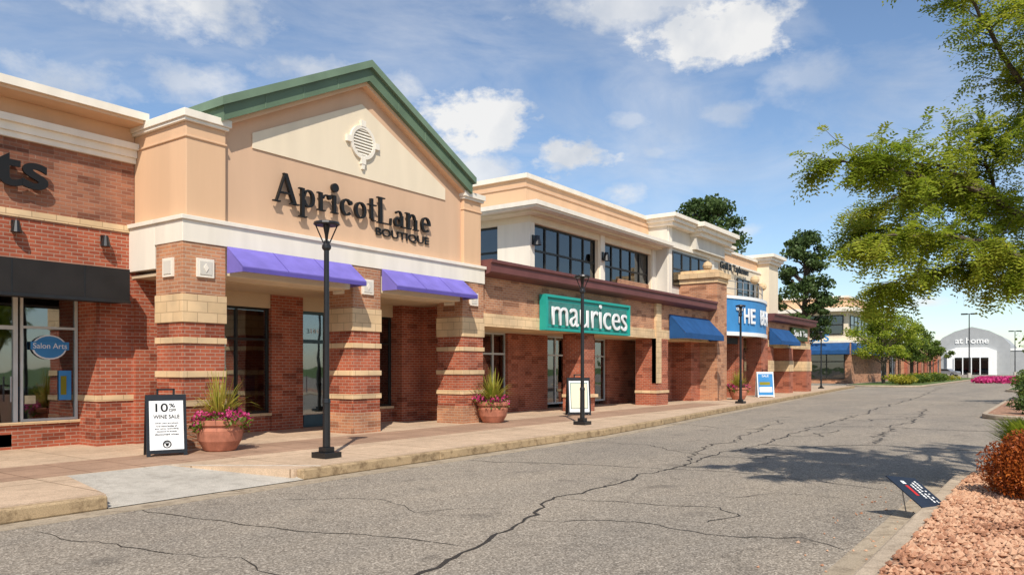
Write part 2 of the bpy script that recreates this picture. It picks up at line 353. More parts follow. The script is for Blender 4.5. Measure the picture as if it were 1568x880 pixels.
crack([(25,5.6),(25.4,4.8),(26.2,5.0),(26.6,3.6)],0.06,0.2,19); crack([(9.0,3.9),(9.3,3.2),(9.9,3.0),(10.1,2.2)],0.016,0.1,20)
ck.obj('pavement_cracks')

# ---------------------------------------------------------------- window helpers
def win_y(mb,x0,x1,z0,z1,y,cols,rows,fm,gm,fw=0.05):
    mb.box(x0,x1,y,y+0.012,z0,z1,gm)
    for i in range(len(cols)):
        x=x0+(x1-x0)*cols[i]; mb.box(x-fw/2,x+fw/2,y-0.04,y-0.002,z0,z1,fm)
    for r in rows:
        z=z0+(z1-z0)*r; mb.box(x0,x1,y-0.036,y-0.004,z-fw/2,z+fw/2,fm)
def win_x(mb,y0,y1,z0,z1,x,cols,rows,fm,gm,fw=0.05):
    mb.box(x,x+0.012,y0,y1,z0,z1,gm)
    for c in cols:
        y=y0+(y1-y0)*c; mb.box(x-0.04,x-0.002,y-fw/2,y+fw/2,z0,z1,fm)
    for r in rows:
        z=z0+(z1-z0)*r; mb.box(x-0.036,x-0.004,y0,y1,z-fw/2,z+fw/2,fm)
def sconce(mb,x,y,z,s=1.0):
    mb.box(x-0.05*s,x+0.05*s,y-0.04,y,z-0.1*s,z+0.12*s,'blackmetal')
    mb.tube((x,y-0.12*s,z+0.1*s),(x,y-0.12*s,z-0.12*s),0.05*s,0.10*s,12,'blackmetal')
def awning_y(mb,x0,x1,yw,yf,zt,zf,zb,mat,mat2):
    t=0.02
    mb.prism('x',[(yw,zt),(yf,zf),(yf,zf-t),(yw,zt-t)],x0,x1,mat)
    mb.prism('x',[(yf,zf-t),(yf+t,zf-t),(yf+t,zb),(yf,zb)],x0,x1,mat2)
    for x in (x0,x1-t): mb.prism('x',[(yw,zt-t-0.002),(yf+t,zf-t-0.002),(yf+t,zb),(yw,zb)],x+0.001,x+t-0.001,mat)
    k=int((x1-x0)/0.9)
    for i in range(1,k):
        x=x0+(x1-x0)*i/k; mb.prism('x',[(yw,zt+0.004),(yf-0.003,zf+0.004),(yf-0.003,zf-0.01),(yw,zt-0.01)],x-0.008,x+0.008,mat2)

# ---------------------------------------------------------------- LEFT BUILDING
L=empty('brick_wine_shop')
w=MB()
w.box(-14,7.75,14.5,22,4.30,5.50,'brick_dark')
w.box(-14,7.75,14.47,22,4.17,4.30,'stone')
w.box(-14,7.75,14.5,22,3.2,4.17,'brick_red')
w.box(7.05,7.72,14.5,15.3,0.14,3.2,'brick_red')
w.box(7.03,7.72,14.475,15.28,0.98,1.09,'stone')
w.box(-14,7.05,15.2,15.5,0.14,0.58,'brick_red')
w.box(-14,7.05,15.15,15.4,0.581,0.63,'stone')
w.obj('walls',L)
w=MB()
w.box(-14,7.75,14.44,22,5.50,5.60,'white'); w.box(-14,7.75,14.40,22,5.602,5.74,'white'); w.box(-14,7.75,14.33,22,5.742,5.86,'white')
w.box(-14,7.75,14.5,22,5.862,6.16,'peach')
w.box(-14,7.74,14.0,22,6.162,6.22,'peach')
w.box(-14,7.74,13.95,22,6.222,6.36,'white')
w.obj('cornice',L)
w=MB()
win_y(w,-14,4.95,0.63,3.0,15.25,[0.0,0.1,0.2,0.3,0.4,0.5,0.6,0.7,0.8,0.9,1],[0,0.72,1],'frame','glass')
win_y(w,6.05,7.03,0.63,3.0,15.25,[0.02,0.98],[0.01,0.72,0.99],'framewhite','glass',0.045)
win_y(w,5.0,6.0,0.16,3.0,15.25,[0.03,0.97],[0.01,0.76,0.99],'framewhite','glass',0.07)
w.box(5.1,5.9,15.2,15.24,0.2,0.42,'framewhite'); w.tube((5.85,15.1,1.0),(5.85,15.1,1.45),0.015,0.015,8,'steel')
w.box(-14,7.7,15.5,15.55,3.0,3.3,'interior'); w.box(-14,7.7,19.5,19.6,0.15,3.2,'interior'); w.box(7.6,7.66,15.5,19.5,0.15,3.2,'interior')
w.box(-14,7.7,15.5,19.6,3.21,3.3,'interior')
for i in range(10):
    x=4.6+i*0.3; w.box(x,x+0.2,16.0+0.2*(i%3),16.3+0.2*(i%3),0.16,0.9+0.5*((i*7)%4)/3,'goods%d'%(i%5))
w.obj('storefront',L)
w=MB(); w.box(-14,7.05,14.5,15.24,2.98,3.05,'soffit')
w.prism('x',[(14.48,3.46),(13.93,3.40),(13.93,2.80),(14.48,2.80)],-14,7.36,'black')
for i in range(18): w.box(-13+i*1.15,-12.98+i*1.15,13.925,13.932,2.81,3.39,'blackmetal')
w.box(-14,7.37,13.915,13.93,2.78,2.83,'blackmetal')
w.obj('awning',L)
w=MB(); sconce(w,7.15,14.5,3.95,0.9); sconce(w,5.66,14.5,4.0,0.9); w.obj('wall_lamps',L)
w=MB()
w.prism('y',[(6.53+0.27*math.cos(t*math.pi/12),1.98+0.2*math.sin(t*math.pi/12)) for t in range(24)],15.19,15.2,'bluesign')
w.prism('y',[(6.53+0.30*math.cos(t*math.pi/12),1.98+0.225*math.sin(t*math.pi/12)) for t in range(24)],15.201,15.21,'purewhite')
w.box(6.20,6.86,15.175,15.185,1.93,2.08,'bluesign')
w.box(6.7,6.92,15.22,15.235,1.0,1.55,'bluesign'); w.box(6.73,6.83,15.21,15.219,1.1,1.45,'yellow'); w.box(6.12,6.3,15.22,15.235,0.95,1.1,'goods2')
w.obj('window_signs',L)
text('Salon Arts','oval_sign_text',L,(6.24,15.172,1.955),0.58,0.10,'purewhite',ext=0.004)
text('arts','wall_letters',L,(4.35,14.38,4.66),1.8,0.55,'letter',ext=0.05,offset=0.02)

# ---------------------------------------------------------------- BOUTIQUE BUILDING
B=empty('boutique_building')
w=MB()
for (x0,x1) in ((7.66,8.5),(11.67,12.5),(15.46,16.34)):
    y0,y1=12.7,13.55
    w.box(x0,x1,y0,y1,0.14,3.85,'brick_red')
    e=0.028
    for z0,z1 in ((2.42,2.92),(2.04,2.15),(1.43,1.54),(0.91,1.02)):
        w.box(x0-e,x1+e,y0-e,y1+e,z0,z1,'stone')
    w.box(x0-0.01,x1+0.01,y0-0.01,y1+0.01,2.925,3.84,'brick_tan')
    w.box(x0-0.012,x1+0.012,y0-0.012,y1+0.012,0.14,0.60,'brick_tan')
w.obj('columns',B,bevel=0.006)
w=MB()
for (x0,x1) in ((7.66,8.5),(11.67,12.5),(15.46,16.34)):
    cx=(x0+x1)/2
    w.box(cx-0.17,cx+0.17,12.65,12.688,3.24,3.58,'white'); w.box(cx-0.12,cx+0.12,12.64,12.649,3.29,3.53,'greywhite')
    for k in (-1,1):
        w.prism('y',[(cx+k*0.0,3.49),(cx+0.05*k,3.41),(cx,3.33)],12.63,12.641,'white')
    w.box(x0-0.045,x0-0.012,13.0-0.05,13.0+0.29,3.24,3.58,'white'); w.box(x0-0.055,x0-0.046,13.0,13.24,3.29,3.53,'greywhite')
w.obj('ornaments',B)
w=MB()
w.box(7.64,16.38,12.67,13.6,3.852,4.24,'white'); w.box(7.60,16.41,12.63,13.62,4.242,4.32,'white')
w.box(7.64,8.6,13.601,14.5,3.42,4.24,'white'); w.box(7.60,8.6,13.621,14.5,4.242,4.32,'white')
w.box(8.51,11.66,12.76,13.5,3.32,3.85,'cream'); w.box(12.51,15.45,12.76,13.5,3.32,3.85,'cream')
w.obj('entablature',B,bevel=0.008)
w=MB()
gx=12.07
w.prism('y',[(8.5,4.322),(15.66,4.322),(15.66,6.3),(gx,8.06),(8.5,6.3)],12.86,19,'peach2')
w.box(7.76,8.56,12.76,19,4.321,6.02,'peach'); w.box(15.6,16.32,12.76,19,4.321,6.02,'peach')
w.box(7.735,8.58,12.735,19,5.74,5.78,'peach'); w.box(15.58,16.345,12.735,19,5.74,5.78,'peach')
w.obj('walls',B,bevel=0.01)
w=MB()
for a,b in ((7.70,8.60),(15.56,16.38)):
    w.box(a,b,12.70,19,6.022,6.08,'white'); w.box(a-0.03,b+0.03,12.66,19,6.082,6.22,'white')
w.obj('parapet_caps',B,bevel=0.008)
w=MB()
w.prism('y',[(9.2,5.88),(14.94,5.88),(14.94,6.17),(gx,7.53),(9.2,6.17)],12.835,12.855,'cream'); 
w.obj('gable_panel',B)
w=MB()
def ring(cx,cz,r0,r1,y0,y1,mat,n=40):
    for i in range(n):
        a=2*math.pi*i/n;b=2*math.pi*(i+1)/n
        w.prism('y',[(cx+r0*math.cos(a),cz+r0*math.sin(a)),(cx+r1*math.cos(a),cz+r1*math.sin(a)),(cx+r1*math.cos(b),cz+r1*math.sin(b)),(cx+r0*math.cos(b),cz+r0*math.sin(b))],y0,y1,mat)
vz=6.66
ring(gx,vz,0.30,0.38,12.78,12.834,'white')
for i in range(9):
    z=vz-0.27+i*0.0675; hw=math.sqrt(max(0.001,0.30**2-(z-vz)**2)); w.prism('x',[(12.79,z),(12.83,z+0.05),(12.83,z+0.035),(12.79,z-0.015)],gx-hw,gx+hw,'white')
w.prism('y',[(gx+0.3*math.cos(t*math.pi/12),vz+0.3*math.sin(t*math.pi/12)) for t in range(24)],12.825,12.833,'greywhite')
for dx,dz in ((0,1),(0,-1),(1,0),(-1,0)):
    cx,cz=gx+dx*0.42,vz+dz*0.42
    w.box(cx-0.07,cx+0.07,12.77,12.834,cz-0.07,cz+0.07,'white')
    if dx==0 and dz==-1: w.prism('y',[(cx-0.05,cz-0.071),(cx+0.05,cz-0.071),(cx+0.03,cz-0.18),(cx-0.03,cz-0.18)],12.78,12.834,'white')
w.obj('gable_vent',B)
w=MB()
def chev(xl,xr,zp,ze,t,y0,y1,mat): w.prism('y',[(xl,ze),(gx,zp),(xr,ze),(xr,ze-t),(gx,zp-t),(xl,ze-t)],y0,y1,mat)
chev(8.40,15.74,8.34,6.50,0.34,12.58,20,'green2')
chev(8.33,15.81,8.45,6.575,0.16,12.50,20,'green')
chev(8.46,15.68,8.01,6.19,0.10,12.68,20,'peach')
for k in (-1,1):
    for i in range(1,4):
        t=i/4; xx=gx+k*3.67*t; zz=8.34-1.84*t
        w.box(xx-0.008,xx+0.008,12.572,12.582,zz-0.33,zz-0.09,'green')
w.obj('gable_roof',B)
w=MB()
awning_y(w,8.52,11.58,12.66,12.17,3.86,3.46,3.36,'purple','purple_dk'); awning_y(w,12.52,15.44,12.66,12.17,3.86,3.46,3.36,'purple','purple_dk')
w.obj('awnings',B)
w=MB()
w.box(7.7,16.3,13.5,15.1,3.30,3.36,'soffit')
w.box(8.5,8.62,14.9,15.2,0.14,3.3,'brick_red'); w.box(11.2,12.1,14.9,15.2,0.14,3.3,'brick_red'); w.box(15.2,16.34,14.6,15.2,0.14,3.3,'brick_red')
w.box(7.72,8.5,14.4,15.2,0.14,3.42,'brick_red'); w.box(16.0,16.34,13.55,14.6,0.14,3.3,'brick_red')
w.box(8.62,11.2,14.95,15.15,0.14,0.5,'brick_red'); w.box(12.95,15.2,14.95,15.15,0.14,0.5,'brick_red')
w.box(8.62,11.2,14.9,15.15,0.5,0.56,'stone'); w.box(12.95,15.2,14.9,15.15,0.5,0.56,'stone')
w.box(8.62,11.2,14.95,15.2,2.98,3.3,'soffit'); w.box(12.1,15.2,14.95,15.2,2.98,3.3,'soffit')
w.obj('arcade_walls',B)
w=MB()
win_y(w,8.62,11.2,0.56,2.98,15.05,[0.01,0.34,0.67,0.99],[0.01,0.7,0.99],'frame','glass')
win_y(w,12.95,15.2,0.56,2.98,15.05,[0.01,0.34,0.67,0.99],[0.01,0.7,0.99],'frame','glass')
win_y(w,12.1,12.95,0.16,2.98,15.05,[0.04,0.96],[0.015,0.74,0.99],'door','glass',0.09)
w.box(12.2,12.85,14.99,15.03,0.2,0.45,'door'); w.tube((12.25,14.95,1.0),(12.25,14.95,1.4),0.015,0.015,8,'steel')
w.obj('storefront_windows',B)
w=MB(); w.box(8,16.3,19.5,19.6,0.15,3.3,'interior'); w.box(8,16.3,15.2,19.5,3.31,3.36,'interior'); w.box(7.8,7.86,15.2,19.5,0.15,3.3,'interior'); w.box(16.3,16.36,15.2,19.5,0.15,3.3,'interior')
for i in range(16):
    x=8.8+i*0.45; w.box(x,x+0.32,16.4+0.5*(i%3),16.7+0.5*(i%3),0.16,1.0+0.6*((i*5)%4)/3,'goods%d'%(i%5))
w.obj('interior',B)
w=MB()
for mx,my in ((9.9,15.4),(10.6,15.45)):
    w.lathe([(0.16,0),(0.16,0.03),(0.015,0.04),(0.015,0.7),(0.2,0.72),(0.17,0.85),(0.12,1.02),(0.15,1.2),(0.19,1.33),(0.17,1.42),(0.06,1.47),(0.05,1.56),(0.09,1.62),(0.1,1.7),(0.07,1.79),(0.01,1.82)],(mx,my,0.16),16,'mannequin')
    w.tube((mx-0.19,my,1.52),(mx-0.27,my,0.95),0.045,0.03,8,'mannequin'); w.tube((mx+0.19,my,1.52),(mx+0.27,my,0.95),0.045,0.03,8,'mannequin')
w.obj('mannequins',B,smooth=True)
text('314','door_number',B,(12.38,15.0,2.45),0.28,0.11,'purewhite',ext=0.004)

# serif letters
GL={
'A':(1.0,[('l',.06,0,.42,1,.07),('l',.42,1,.82,0,.17),('l',.2,.34,.66,.34,.06),('s',-.06,.22,0),('s',.62,1.0,0)]),
'p':(.80,[('l',.15,-.34,.15,.64,.14),('s',0,.15,.60),('s',0,.33,-.36),('a',.40,.32,.27,.31,-165,165,.14)]),
'r':(.62,[('l',.15,0,.15,.64,.14),('s',0,.34,0),('s',0,.15,.60),('a',.40,.40,.22,.21,40,165,.10),('d',.54,.53,.085)]),
'i':(.36,[('l',.15,0,.15,.64,.14),('s',0,.32,0),('s',0,.15,.60),('d',.17,.92,.16)]),
'c':(.68,[('a',.36,.32,.28,.31,48,315,.14),('d',.55,.50,.08)]),
'o':(.74,[('a',.36,.32,.29,.31,0,360,.14)]),
't':(.46,[('l',.19,.10,.19,.86,.14),('s',0,.42,.60),('a',.33,.14,.15,.13,180,300,.08)]),
'L':(.84,[('l',.2,0,.2,1,.16),('s',.03,.42,.95),('s',.03,.76,0),('l',.73,0,.76,.27,.07)]),
'a':(.74,[('a',.30,.19,.22,.18,0,360,.12),('l',.52,.06,.52,.45,.14),('a',.34,.44,.2,.2,-5,150,.09),('s',.5,.68,0)]),
'n':(.82,[('l',.15,0,.15,.64,.14),('s',0,.32,0),('s',0,.15,.60),('a',.37,.40,.21,.23,0,170,.12),('l',.59,0,.59,.42,.14),('s',.46,.76,0)]),
'e':(.72,[('a',.36,.32,.28,.31,0,312,.13),('l',.12,.33,.64,.33,.06)]),
}
w=MB(); S=0.60; x=9.66; zb=4.92; cnt=0
def put(poly):
    global cnt; cnt+=1
    o=(cnt%7)*0.0007
    w.prism('y',[(x+a*S,zb+b*S) for a,b in poly],12.735-o,12.80,'letter')
for ch in 'ApricotLane':
    adv,pr=GL[ch]
    for q in pr:
        if q[0]=='l':
            _,x0,y0,x1,y1,ww=q; ww=ww*0.9
            if y0==y1: put([(x0,y0-ww/2),(x1,y0-ww/2),(x1,y0+ww/2),(x0,y0+ww/2)])
            else: put([(x0-ww/2,y0),(x0+ww/2,y0),(x1+ww/2,y1),(x1-ww/2,y1)])
        elif q[0]=='s': put([(q[1],q[3]),(q[2],q[3]),(q[2],q[3]+.045),(q[1],q[3]+.045)])
        elif q[0]=='d': put([(q[1]+q[3]*math.cos(t*math.pi/8),q[2]+q[3]*math.sin(t*math.pi/8)) for t in range(16)])
        else:
            _,cx,cy,rx,ry,a0,a1,ww=q; ww=ww*0.92; n=max(6,int(abs(a1-a0)/12))
            for i in range(n):
                A=[math.radians(a0+(a1-a0)*(i+k)/n) for k in (0,1)]
                pts=[]
                for k,a in enumerate(A):
                    t=ww*(0.34+0.66*abs(math.cos(a)))/2
                    pts.append(((cx+(rx+t-ww/2)*math.cos(a),cy+(ry+t-ww/4)*math.sin(a)),(cx+(rx-t-ww/2)*math.cos(a),cy+(ry-t-ww/4)*math.sin(a))))
                put([pts[0][0],pts[1][0],pts[1][1],pts[0][1]])
    x+=adv*S
w.obj('sign_letters',B)
text('BOUTIQUE','sign_letters_small',B,(12.5,12.835,4.62),1.82,0.21,'letter',ext=0.02,offset=0.012)

# ---------------------------------------------------------------- MAIN TWO STOREY BUILDING
R=empty('two_storey_retail_building')
w=MB(); Y=12.9
w.box(16.40,33.0,Y,14.2,3.10,4.10,'brick_tan')
w.box(16.40,33.0,Y-0.05,14.2,2.74,3.098,'stone')
w.box(22.0,22.75,Y+0.01,13.7,0.14,2.74,'brick_red'); w.box(27.4,28.5,Y-0.08,13.7,0.14,2.74,'brick_red'); w.box(27.4,27.85,Y-0.1,13.0,1.0,4.098,'stone')
for x0,x1 in ((21.97,22.78),(27.37,28.53)): 
    w.box(x0,x1,Y-0.12,13.72,0.62,0.72,'stone')
for x0,x1 in ((16.4,17.2),(20.5,22.9),(24.3,26.3),(27.3,30.0)):
    w.box(x0,x1,14.9,15.3,0.14,2.9,'brick_red')
w.box(32.0,33.0,13.3,15.3,0.14,2.74,'brick_red'); w.box(30.2,32.0,14.2,15.3,0.14,2.74,'brick_red')
w.box(16.4,33,14.2,15.3,2.74,2.82,'soffit')
w.box(33.0,34.2,12.5,15.2,0.14,5.4,'brick_tan'); w.box(32.95,34.25,12.45,15.2,5.4,5.62,'stone'); w.box(32.85,34.35,12.35,15.2,5.622,5.85,'stone'); w.box(33.1,34.1,12.6,15.2,5.852,6.0,'stone')
w.box(28.5,33.0,15.0,15.3,4.5,5.3,'brick_tan')
w.box(34.2,41.4,13.2,14.8,3.2,4.9,'cream'); w.box(34.2,41.4,14.9,15.3,0.14,3.2,'brick_dark')
for x0,x1 in ((36.9,37.6),(40.4,41.5)): w.box(x0,x1,12.9,13.7,0.14,3.3,'brick_red')
w.box(41.5,50,12.95,15,3.1,4.1,'brick_tan'); w.box(41.5,50,12.9,15,2.74,3.098,'stone')
for x0,x1 in ((41.6,42.3),(45.2,46.0),(48.9,50.0)): w.box(x0,x1,12.85,13.8,0.14,2.74,'brick_red'); w.box(x0-0.03,x1+0.03,12.82,13.8,1.4,2.0,'stone')
w.box(41.5,50,14.9,15.3,0.14,3.0,'brick_dark'); w.box(49.9,50.0,13.8,22,0.14,4.1,'brick_tan')
w.obj('ground_floor_walls',R)
w=MB()
w.prism('x',[(Y-0.02,4.09),(12.55,4.16),(12.5,4.2),(12.5,4.42),(12.45,4.44),(12.45,4.52),(15.2,4.52),(15.2,4.09)],16.42,33.0,'maroon')
w.prism('x',[(12.9,4.09),(12.6,4.16),(12.55,4.44),(12.5,4.44),(12.5,4.52),(15.2,4.52),(15.2,4.09)],41.5,50.2,'maroon')
w.box(16.4,50,15.2,24,4.3,4.5,'grey'); w.box(34.2,41.4,12.95,15.2,4.905,5.0,'stone')
w.obj('canopy_roof',R)
w=MB()
for x0,x1,c in ((17.2,20.5,5),(22.9,24.3,2),(26.3,27.3,1)):
    win_y(w,x0,x1,0.3,2.74,15.05,[i/c for i in range(c+1)],[0.01,0.72,0.99],'framewhite','glass',0.06)
win_y(w,34.3,36.8,0.2,3.1,14.85,[0,.33,.66,1],[0,.75,1],'frame','glass'); win_y(w,37.7,40.3,0.2,3.1,14.85,[0,.33,.66,1],[0,.75,1],'frame','glass')
win_y(w,42.4,45.1,0.2,2.7,14.85,[0,.33,.66,1],[0,.75,1],'frame','glass'); win_y(w,46.1,48.8,0.2,2.7,14.85,[0,.33,.66,1],[0,.75,1],'frame','glass')
win_y(w,28.6,30.2,0.3,2.7,14.3,[0,.5,1],[0,.72,1],'framewhite','glass')
w.box(16.4,33,18.8,18.9,0.15,3,'interior'); w.box(16.4,33,15.3,18.8,2.9,2.98,'interior')
for i in range(22):
    x0=17.3+i*0.45; w.box(x0,x0+0.3,16.2+0.5*(i%3),16.5+0.5*(i%3),0.16,1.0+0.7*((i*5)%4)/3,'goods%d'%(i%5))
w.obj('ground_floor_windows',R)
w=MB()
awning_y(w,28.7,32.9,12.85,12.15,3.75,3.0,2.78,'blue','blue'); awning_y(w,41.6,45.2,12.85,12.2,3.75,3.05,2.85,'blue','blue')
w.obj('blue_awnings',R)
w=MB()
x0,x1=21.8,31.7; wz0,wz1=4.8,6.62
w.box(x0,x1,14.9,22,4.505,wz0,'cream'); w.box(x0,x1,14.9,22,wz1,6.85,'cream')
w.box(x0,x0+0.28,14.9,16.3,wz0,wz1,'white'); w.box(26.55,27.1,14.9,15.5,wz0,wz1,'cream'); w.box(31.3,x1,14.9,15.5,wz0,wz1,'cream')
w.box(x0,x0+0.28,18.4,22,wz0,wz1,'white'); w.box(x0+0.4,31.3,15.9,15.95,wz0,wz1,'interior') 
w.box(26.65,27.0,14.84,14.9,4.505,6.85,'white'); w.box(31.35,31.7,14.84,14.9,4.505,6.85,'white')
w.obj('upper_walls',R)
w=MB()
win_y(w,22.08,26.55,wz0,wz1,15.08,[i/5 for i in range(6)],[0.02,0.5,0.98],'frame','glassdk',0.07)
win_y(w,27.1,31.3,wz0,wz1,15.08,[i/5 for i in range(6)],[0.02,0.5,0.98],'frame','glassdk',0.07)
win_x(w,16.3,18.4,wz0,wz1,21.95,[0,.5,1],[0.02,0.5,0.98],'frame','glassdk',0.07)
win_y(w,32.2,36.3,5.3,6.85,14.27,[i/4 for i in range(5)],[0.02,0.5,0.98],'frame','glassdk',0.07)
w.obj('upper_windows',R)
w=MB()
w.box(21.0,31.9,14.12,22,6.93,6.99,'white'); w.box(20.94,31.95,14.05,22,6.992,7.14,'white'); w.box(21.3,31.8,14.5,22,6.853,6.928,'cream')
w.box(22.0,32.0,15.2,22,7.145,8.2,'peach'); w.box(21.96,32.0,15.16,22,7.9,7.96,'peach2'); w.box(21.9,32.0,15.1,22,8.202,8.36,'white')
w.obj('upper_cornice',R)
w=MB()
w.box(31.7,37.9,14.3,22,4.505,7.9,'greywhite'); w.box(31.75,32.1,14.24,14.3,4.51,7.9,'white'); w.box(36.6,37.2,14.24,14.3,4.51,7.9,'white'); w.box(31.6,38.0,14.2,22,7.0,7.15,'white')
def cornice(x0,x1,y0,y1,z,h,ov):
    k=3
    for i in range(k):
        o=ov*(i+1)/k; w.box(x0-o,x1+o,y0-o,y1,z+h*i/k+0.001,z+h*(i+1)/k,'white')
cornice(31.7,34.0,14.1,22,7.9,0.5,0.35); cornice(34.4,38.2,13.9,22,7.75,0.6,0.45)
w.box(34.3,38.0,14.0,22,7.16,7.75,'greywhite')
w.box(38.4,47.6,14.8,22,4.505,7.2,'cream'); w.box(38.4,47.6,14.75,22,7.2,7.3,'white'); w.box(38.4,47.4,15.0,22,7.3,7.9,'peach'); w.box(38.4,47.5,14.9,22,7.9,8.05,'white')
w.box(46.2,48.0,14.3,22,4.505,7.8,'cream'); cornice(46.2,48.0,14.3,22,7.8,0.55,0.4)
w.box(40.0,41.6,14.7,14.8,4.6,5.6,'peach'); cornice(38.4,40.0,14.5,15.6,7.6,0.45,0.3)
w.obj('upper_towers',R)
w=MB()
win_y(w,42.0,45.6,5.0,6.6,14.74,[i/4 for i in range(5)],[0.02,0.5,0.98],'frame','glassdk',0.06)
sconce(w,21.98,14.9,6.0,1.5); sconce(w,26.8,14.84,6.0,1.5); w.obj('upper_details',R)
w=MB()
w.box(19.35,24.75,12.66,12.84,2.80,3.76,'tealin')
for a in ((19.3,24.8,2.74,2.82),(19.3,24.8,3.74,3.82)): w.box(a[0],a[1],12.60,12.85,a[2],a[3],'teal')
for a in ((19.3,19.38),(24.72,24.8)): w.box(a[0],a[1],12.603,12.847,2.821,3.739,'teal')
w.box(19.39,24.71,12.655,12.659,2.86,3.70,'teal'); w.box(19.5,24.6,12.65,12.654,2.93,3.63,'tealin')
w.obj('teal_sign',R)
text('maurices','teal_sign_letters',R,(19.62,12.6,2.90),4.9,0.80,'purewhite',ext=0.04,offset=-0.004)
w=MB(); n=20; pts=[]
for i in range(n+1):
    t=i/n; pts.append((34.5+6.7*t,12.9-0.7*math.sin(math.pi*t)))
for i in range(n):
    a,b=pts[i],pts[i+1]
    w.prism('z',[a,b,(b[0],b[1]+0.12),(a[0],a[1]+0.12)],3.3,4.85,'bluesign' )
    w.prism('z',[(a[0],a[1]-0.05),(b[0],b[1]-0.05),(b[0],b[1]+0.15),(a[0],a[1]+0.15)],3.12,3.3,'purewhite'); w.prism('z',[(a[0],a[1]-0.05),(b[0],b[1]-0.05),(b[0],b[1]+0.15),(a[0],a[1]+0.15)],4.85,5.0,'purewhite')
for i in range(0,n+1,2):
    p=pts[i]; w.tube((p[0],p[1]+0.2,5.0),(p[0],p[1]+0.2,5.7),0.02,0.02,6,'steel')
for i in range(n):
    a,b=pts[i],pts[i+1]
    for z in (5.35,5.7): w.tube((a[0],a[1]+0.2,z),(b[0],b[1]+0.2,z),0.02,0.02,6,'steel')
for q in ((33.65,13.2,6.0),(37.8,12.4,5.7),(41.2,13.1,5.7)): w.lathe([(0.02,0),(0.08,0.03),(0.19,0.12),(0.22,0.24),(0.17,0.38),(0.02,0.46)],q,14,'stone')
w.obj('curved_blue_sign',R)
s='THE BEACH'; 
for i,ch in enumerate(s):
    if ch==' ': continue
    t=0.13+0.8*(i+0.3)/(len(s)); X0=34.5+6.7*t; Y0=12.9-0.7*math.sin(math.pi*t); sl=-0.7*math.pi*math.cos(math.pi*t)/6.7
    text(ch,'curved_sign_letter',R,(X0,Y0-0.05,3.72),0.46,0.72,'purewhite',rot=(math.pi/2,0,math.atan(sl)),ext=0.03,offset=0.02)
w=MB(); w.box(45.6,48.8,12.75,12.9,3.2,3.95,'leafdk'); w.box(34.4,36.8,12.9,13.0,2.75,3.05,'black'); w.obj('small_signs',R)
text('Spa & Tea','green_sign_letters',R,(45.8,12.72,3.35),2.8,0.45,'purewhite',ext=0.02)
text('Grill & Taphouse','dark_roof_letters',R,(39.0,14.6,6.7),4.4,0.5,'letter',ext=0.05,offset=0.01)

# ---------------------------------------------------------------- distant retail
D=empty('distant_retail_building')
w=MB(); yy=17.7; X=84
w.box(X,X+16,yy,40,0,4.2,'brick_tan'); w.box(X-0.05,X+16,yy-0.05,40,4.2,4.45,'white'); w.box(X+0.3,X+15.5,yy+0.3,40,4.45,7.4,'cream')
w.box(X-0.6,X+16.4,yy-0.6,40,7.4,7.8,'white'); w.box(X+1,X+14,yy+0.6,40,7.8,8.9,'peach'); w.box(X+0.8,X+14.2,yy+0.4,40,8.9,9.1,'white')
win_x(w,yy+0.8,34,5.1,7.0,X+0.24,[i/9 for i in range(10)],[0,.5,1],'frame','glassdk',0.12); win_y(w,X+1,X+15,5.1,7.0,yy+0.24,[i/8 for i in range(9)],[0,.5,1],'frame','glassdk',0.1)
win_x(w,yy+0.6,34,0.5,3.0,X-0.07,[i/9 for i in range(10)],[0,.7,1],'frame','glassdk',0.1)
w.prism('y',[(X,4.2),(X-1.4,3.4),(X-1.4,3.0),(X,3.0)],yy+0.1,33,'blue'); w.prism('x',[(yy,4.2),(yy-1.2,3.4),(yy-1.2,3.0),(yy,3.0)],X+0.2,X+16,'blue')
w.box(X+16,X+32,yy+0.5,36,0,4.6,'brick_tan'); w.box(X+16,X+32,yy+0.3,36,4.6,5.0,'white'); w.box(X+18,X+30,yy+2,36,5,8.2,'cream'); w.box(X+17.7,X+30.3,yy+1.6,36,8.2,8.6,'white')
w.box(X+32,155,yy,34,0,3.9,'brick_tan'); w.box(X+32,155,yy-0.2,34,3.9,4.4,'stone')
for i in range(8): win_y(w,X+17.5+i*6.5,X+21.5+i*6.5,0.3,3.0,yy-0.1 if i>2 else yy+0.4,[0,.33,.66,1],[0,.75,1],'frame','glassdk',0.1)
for i in range(6): w.box(X+32.3+i*6,X+33.4+i*6,yy-0.4,yy,0,3.9,'brick_red')
w.obj('walls',D)
text('SHOPS','blue_wall_sign',D,(X-0.9,yy+5.5,4.3),3.6,0.8,'bluesign',rot=(math.pi/2,0,-math.pi/2),ext=0.05,offset=0.03)
H=empty('gabled_home_store')
w=MB()
w.prism('x',[(10,0),(10,7),(11.5,8.8),(14,10.2),(17.5,11.2),(21,10.2),(23.5,8.8),(25,7),(25,0)],209,240,'grey')
w.prism('x',[(12.5,0.0),(12.5,5.6),(14.5,6.4),(20.5,6.4),(22.5,5.6),(22.5,0)],208.0,208.98,'purewhite'); w.box(207.8,207.95,14,21,0,4.0,'glassdk')
for i in range(5): w.box(207.7,207.79,14+i*1.75-0.1,14+i*1.75+0.1,0,4.0,'purewhite')
w.box(211,240,-14,10,0,5.6,'grey'); w.box(210.8,240,-14,10,5.6,6.1,'purewhite'); w.box(211,240,25,44,0,5.6,'goods2'); w.box(210.9,211,28,34,0,4,'brick_red')
for i in range(4): w.box(210.85,210.99,-12+i*5,-9+i*5,0.5,4,'glassdk')
w.obj('walls',H)
text('at home','store_letters',H,(208.9,20.9,7.3),6.8,1.4,'purewhite',rot=(math.pi/2,0,-math.pi/2),ext=0.15,offset=0.02)

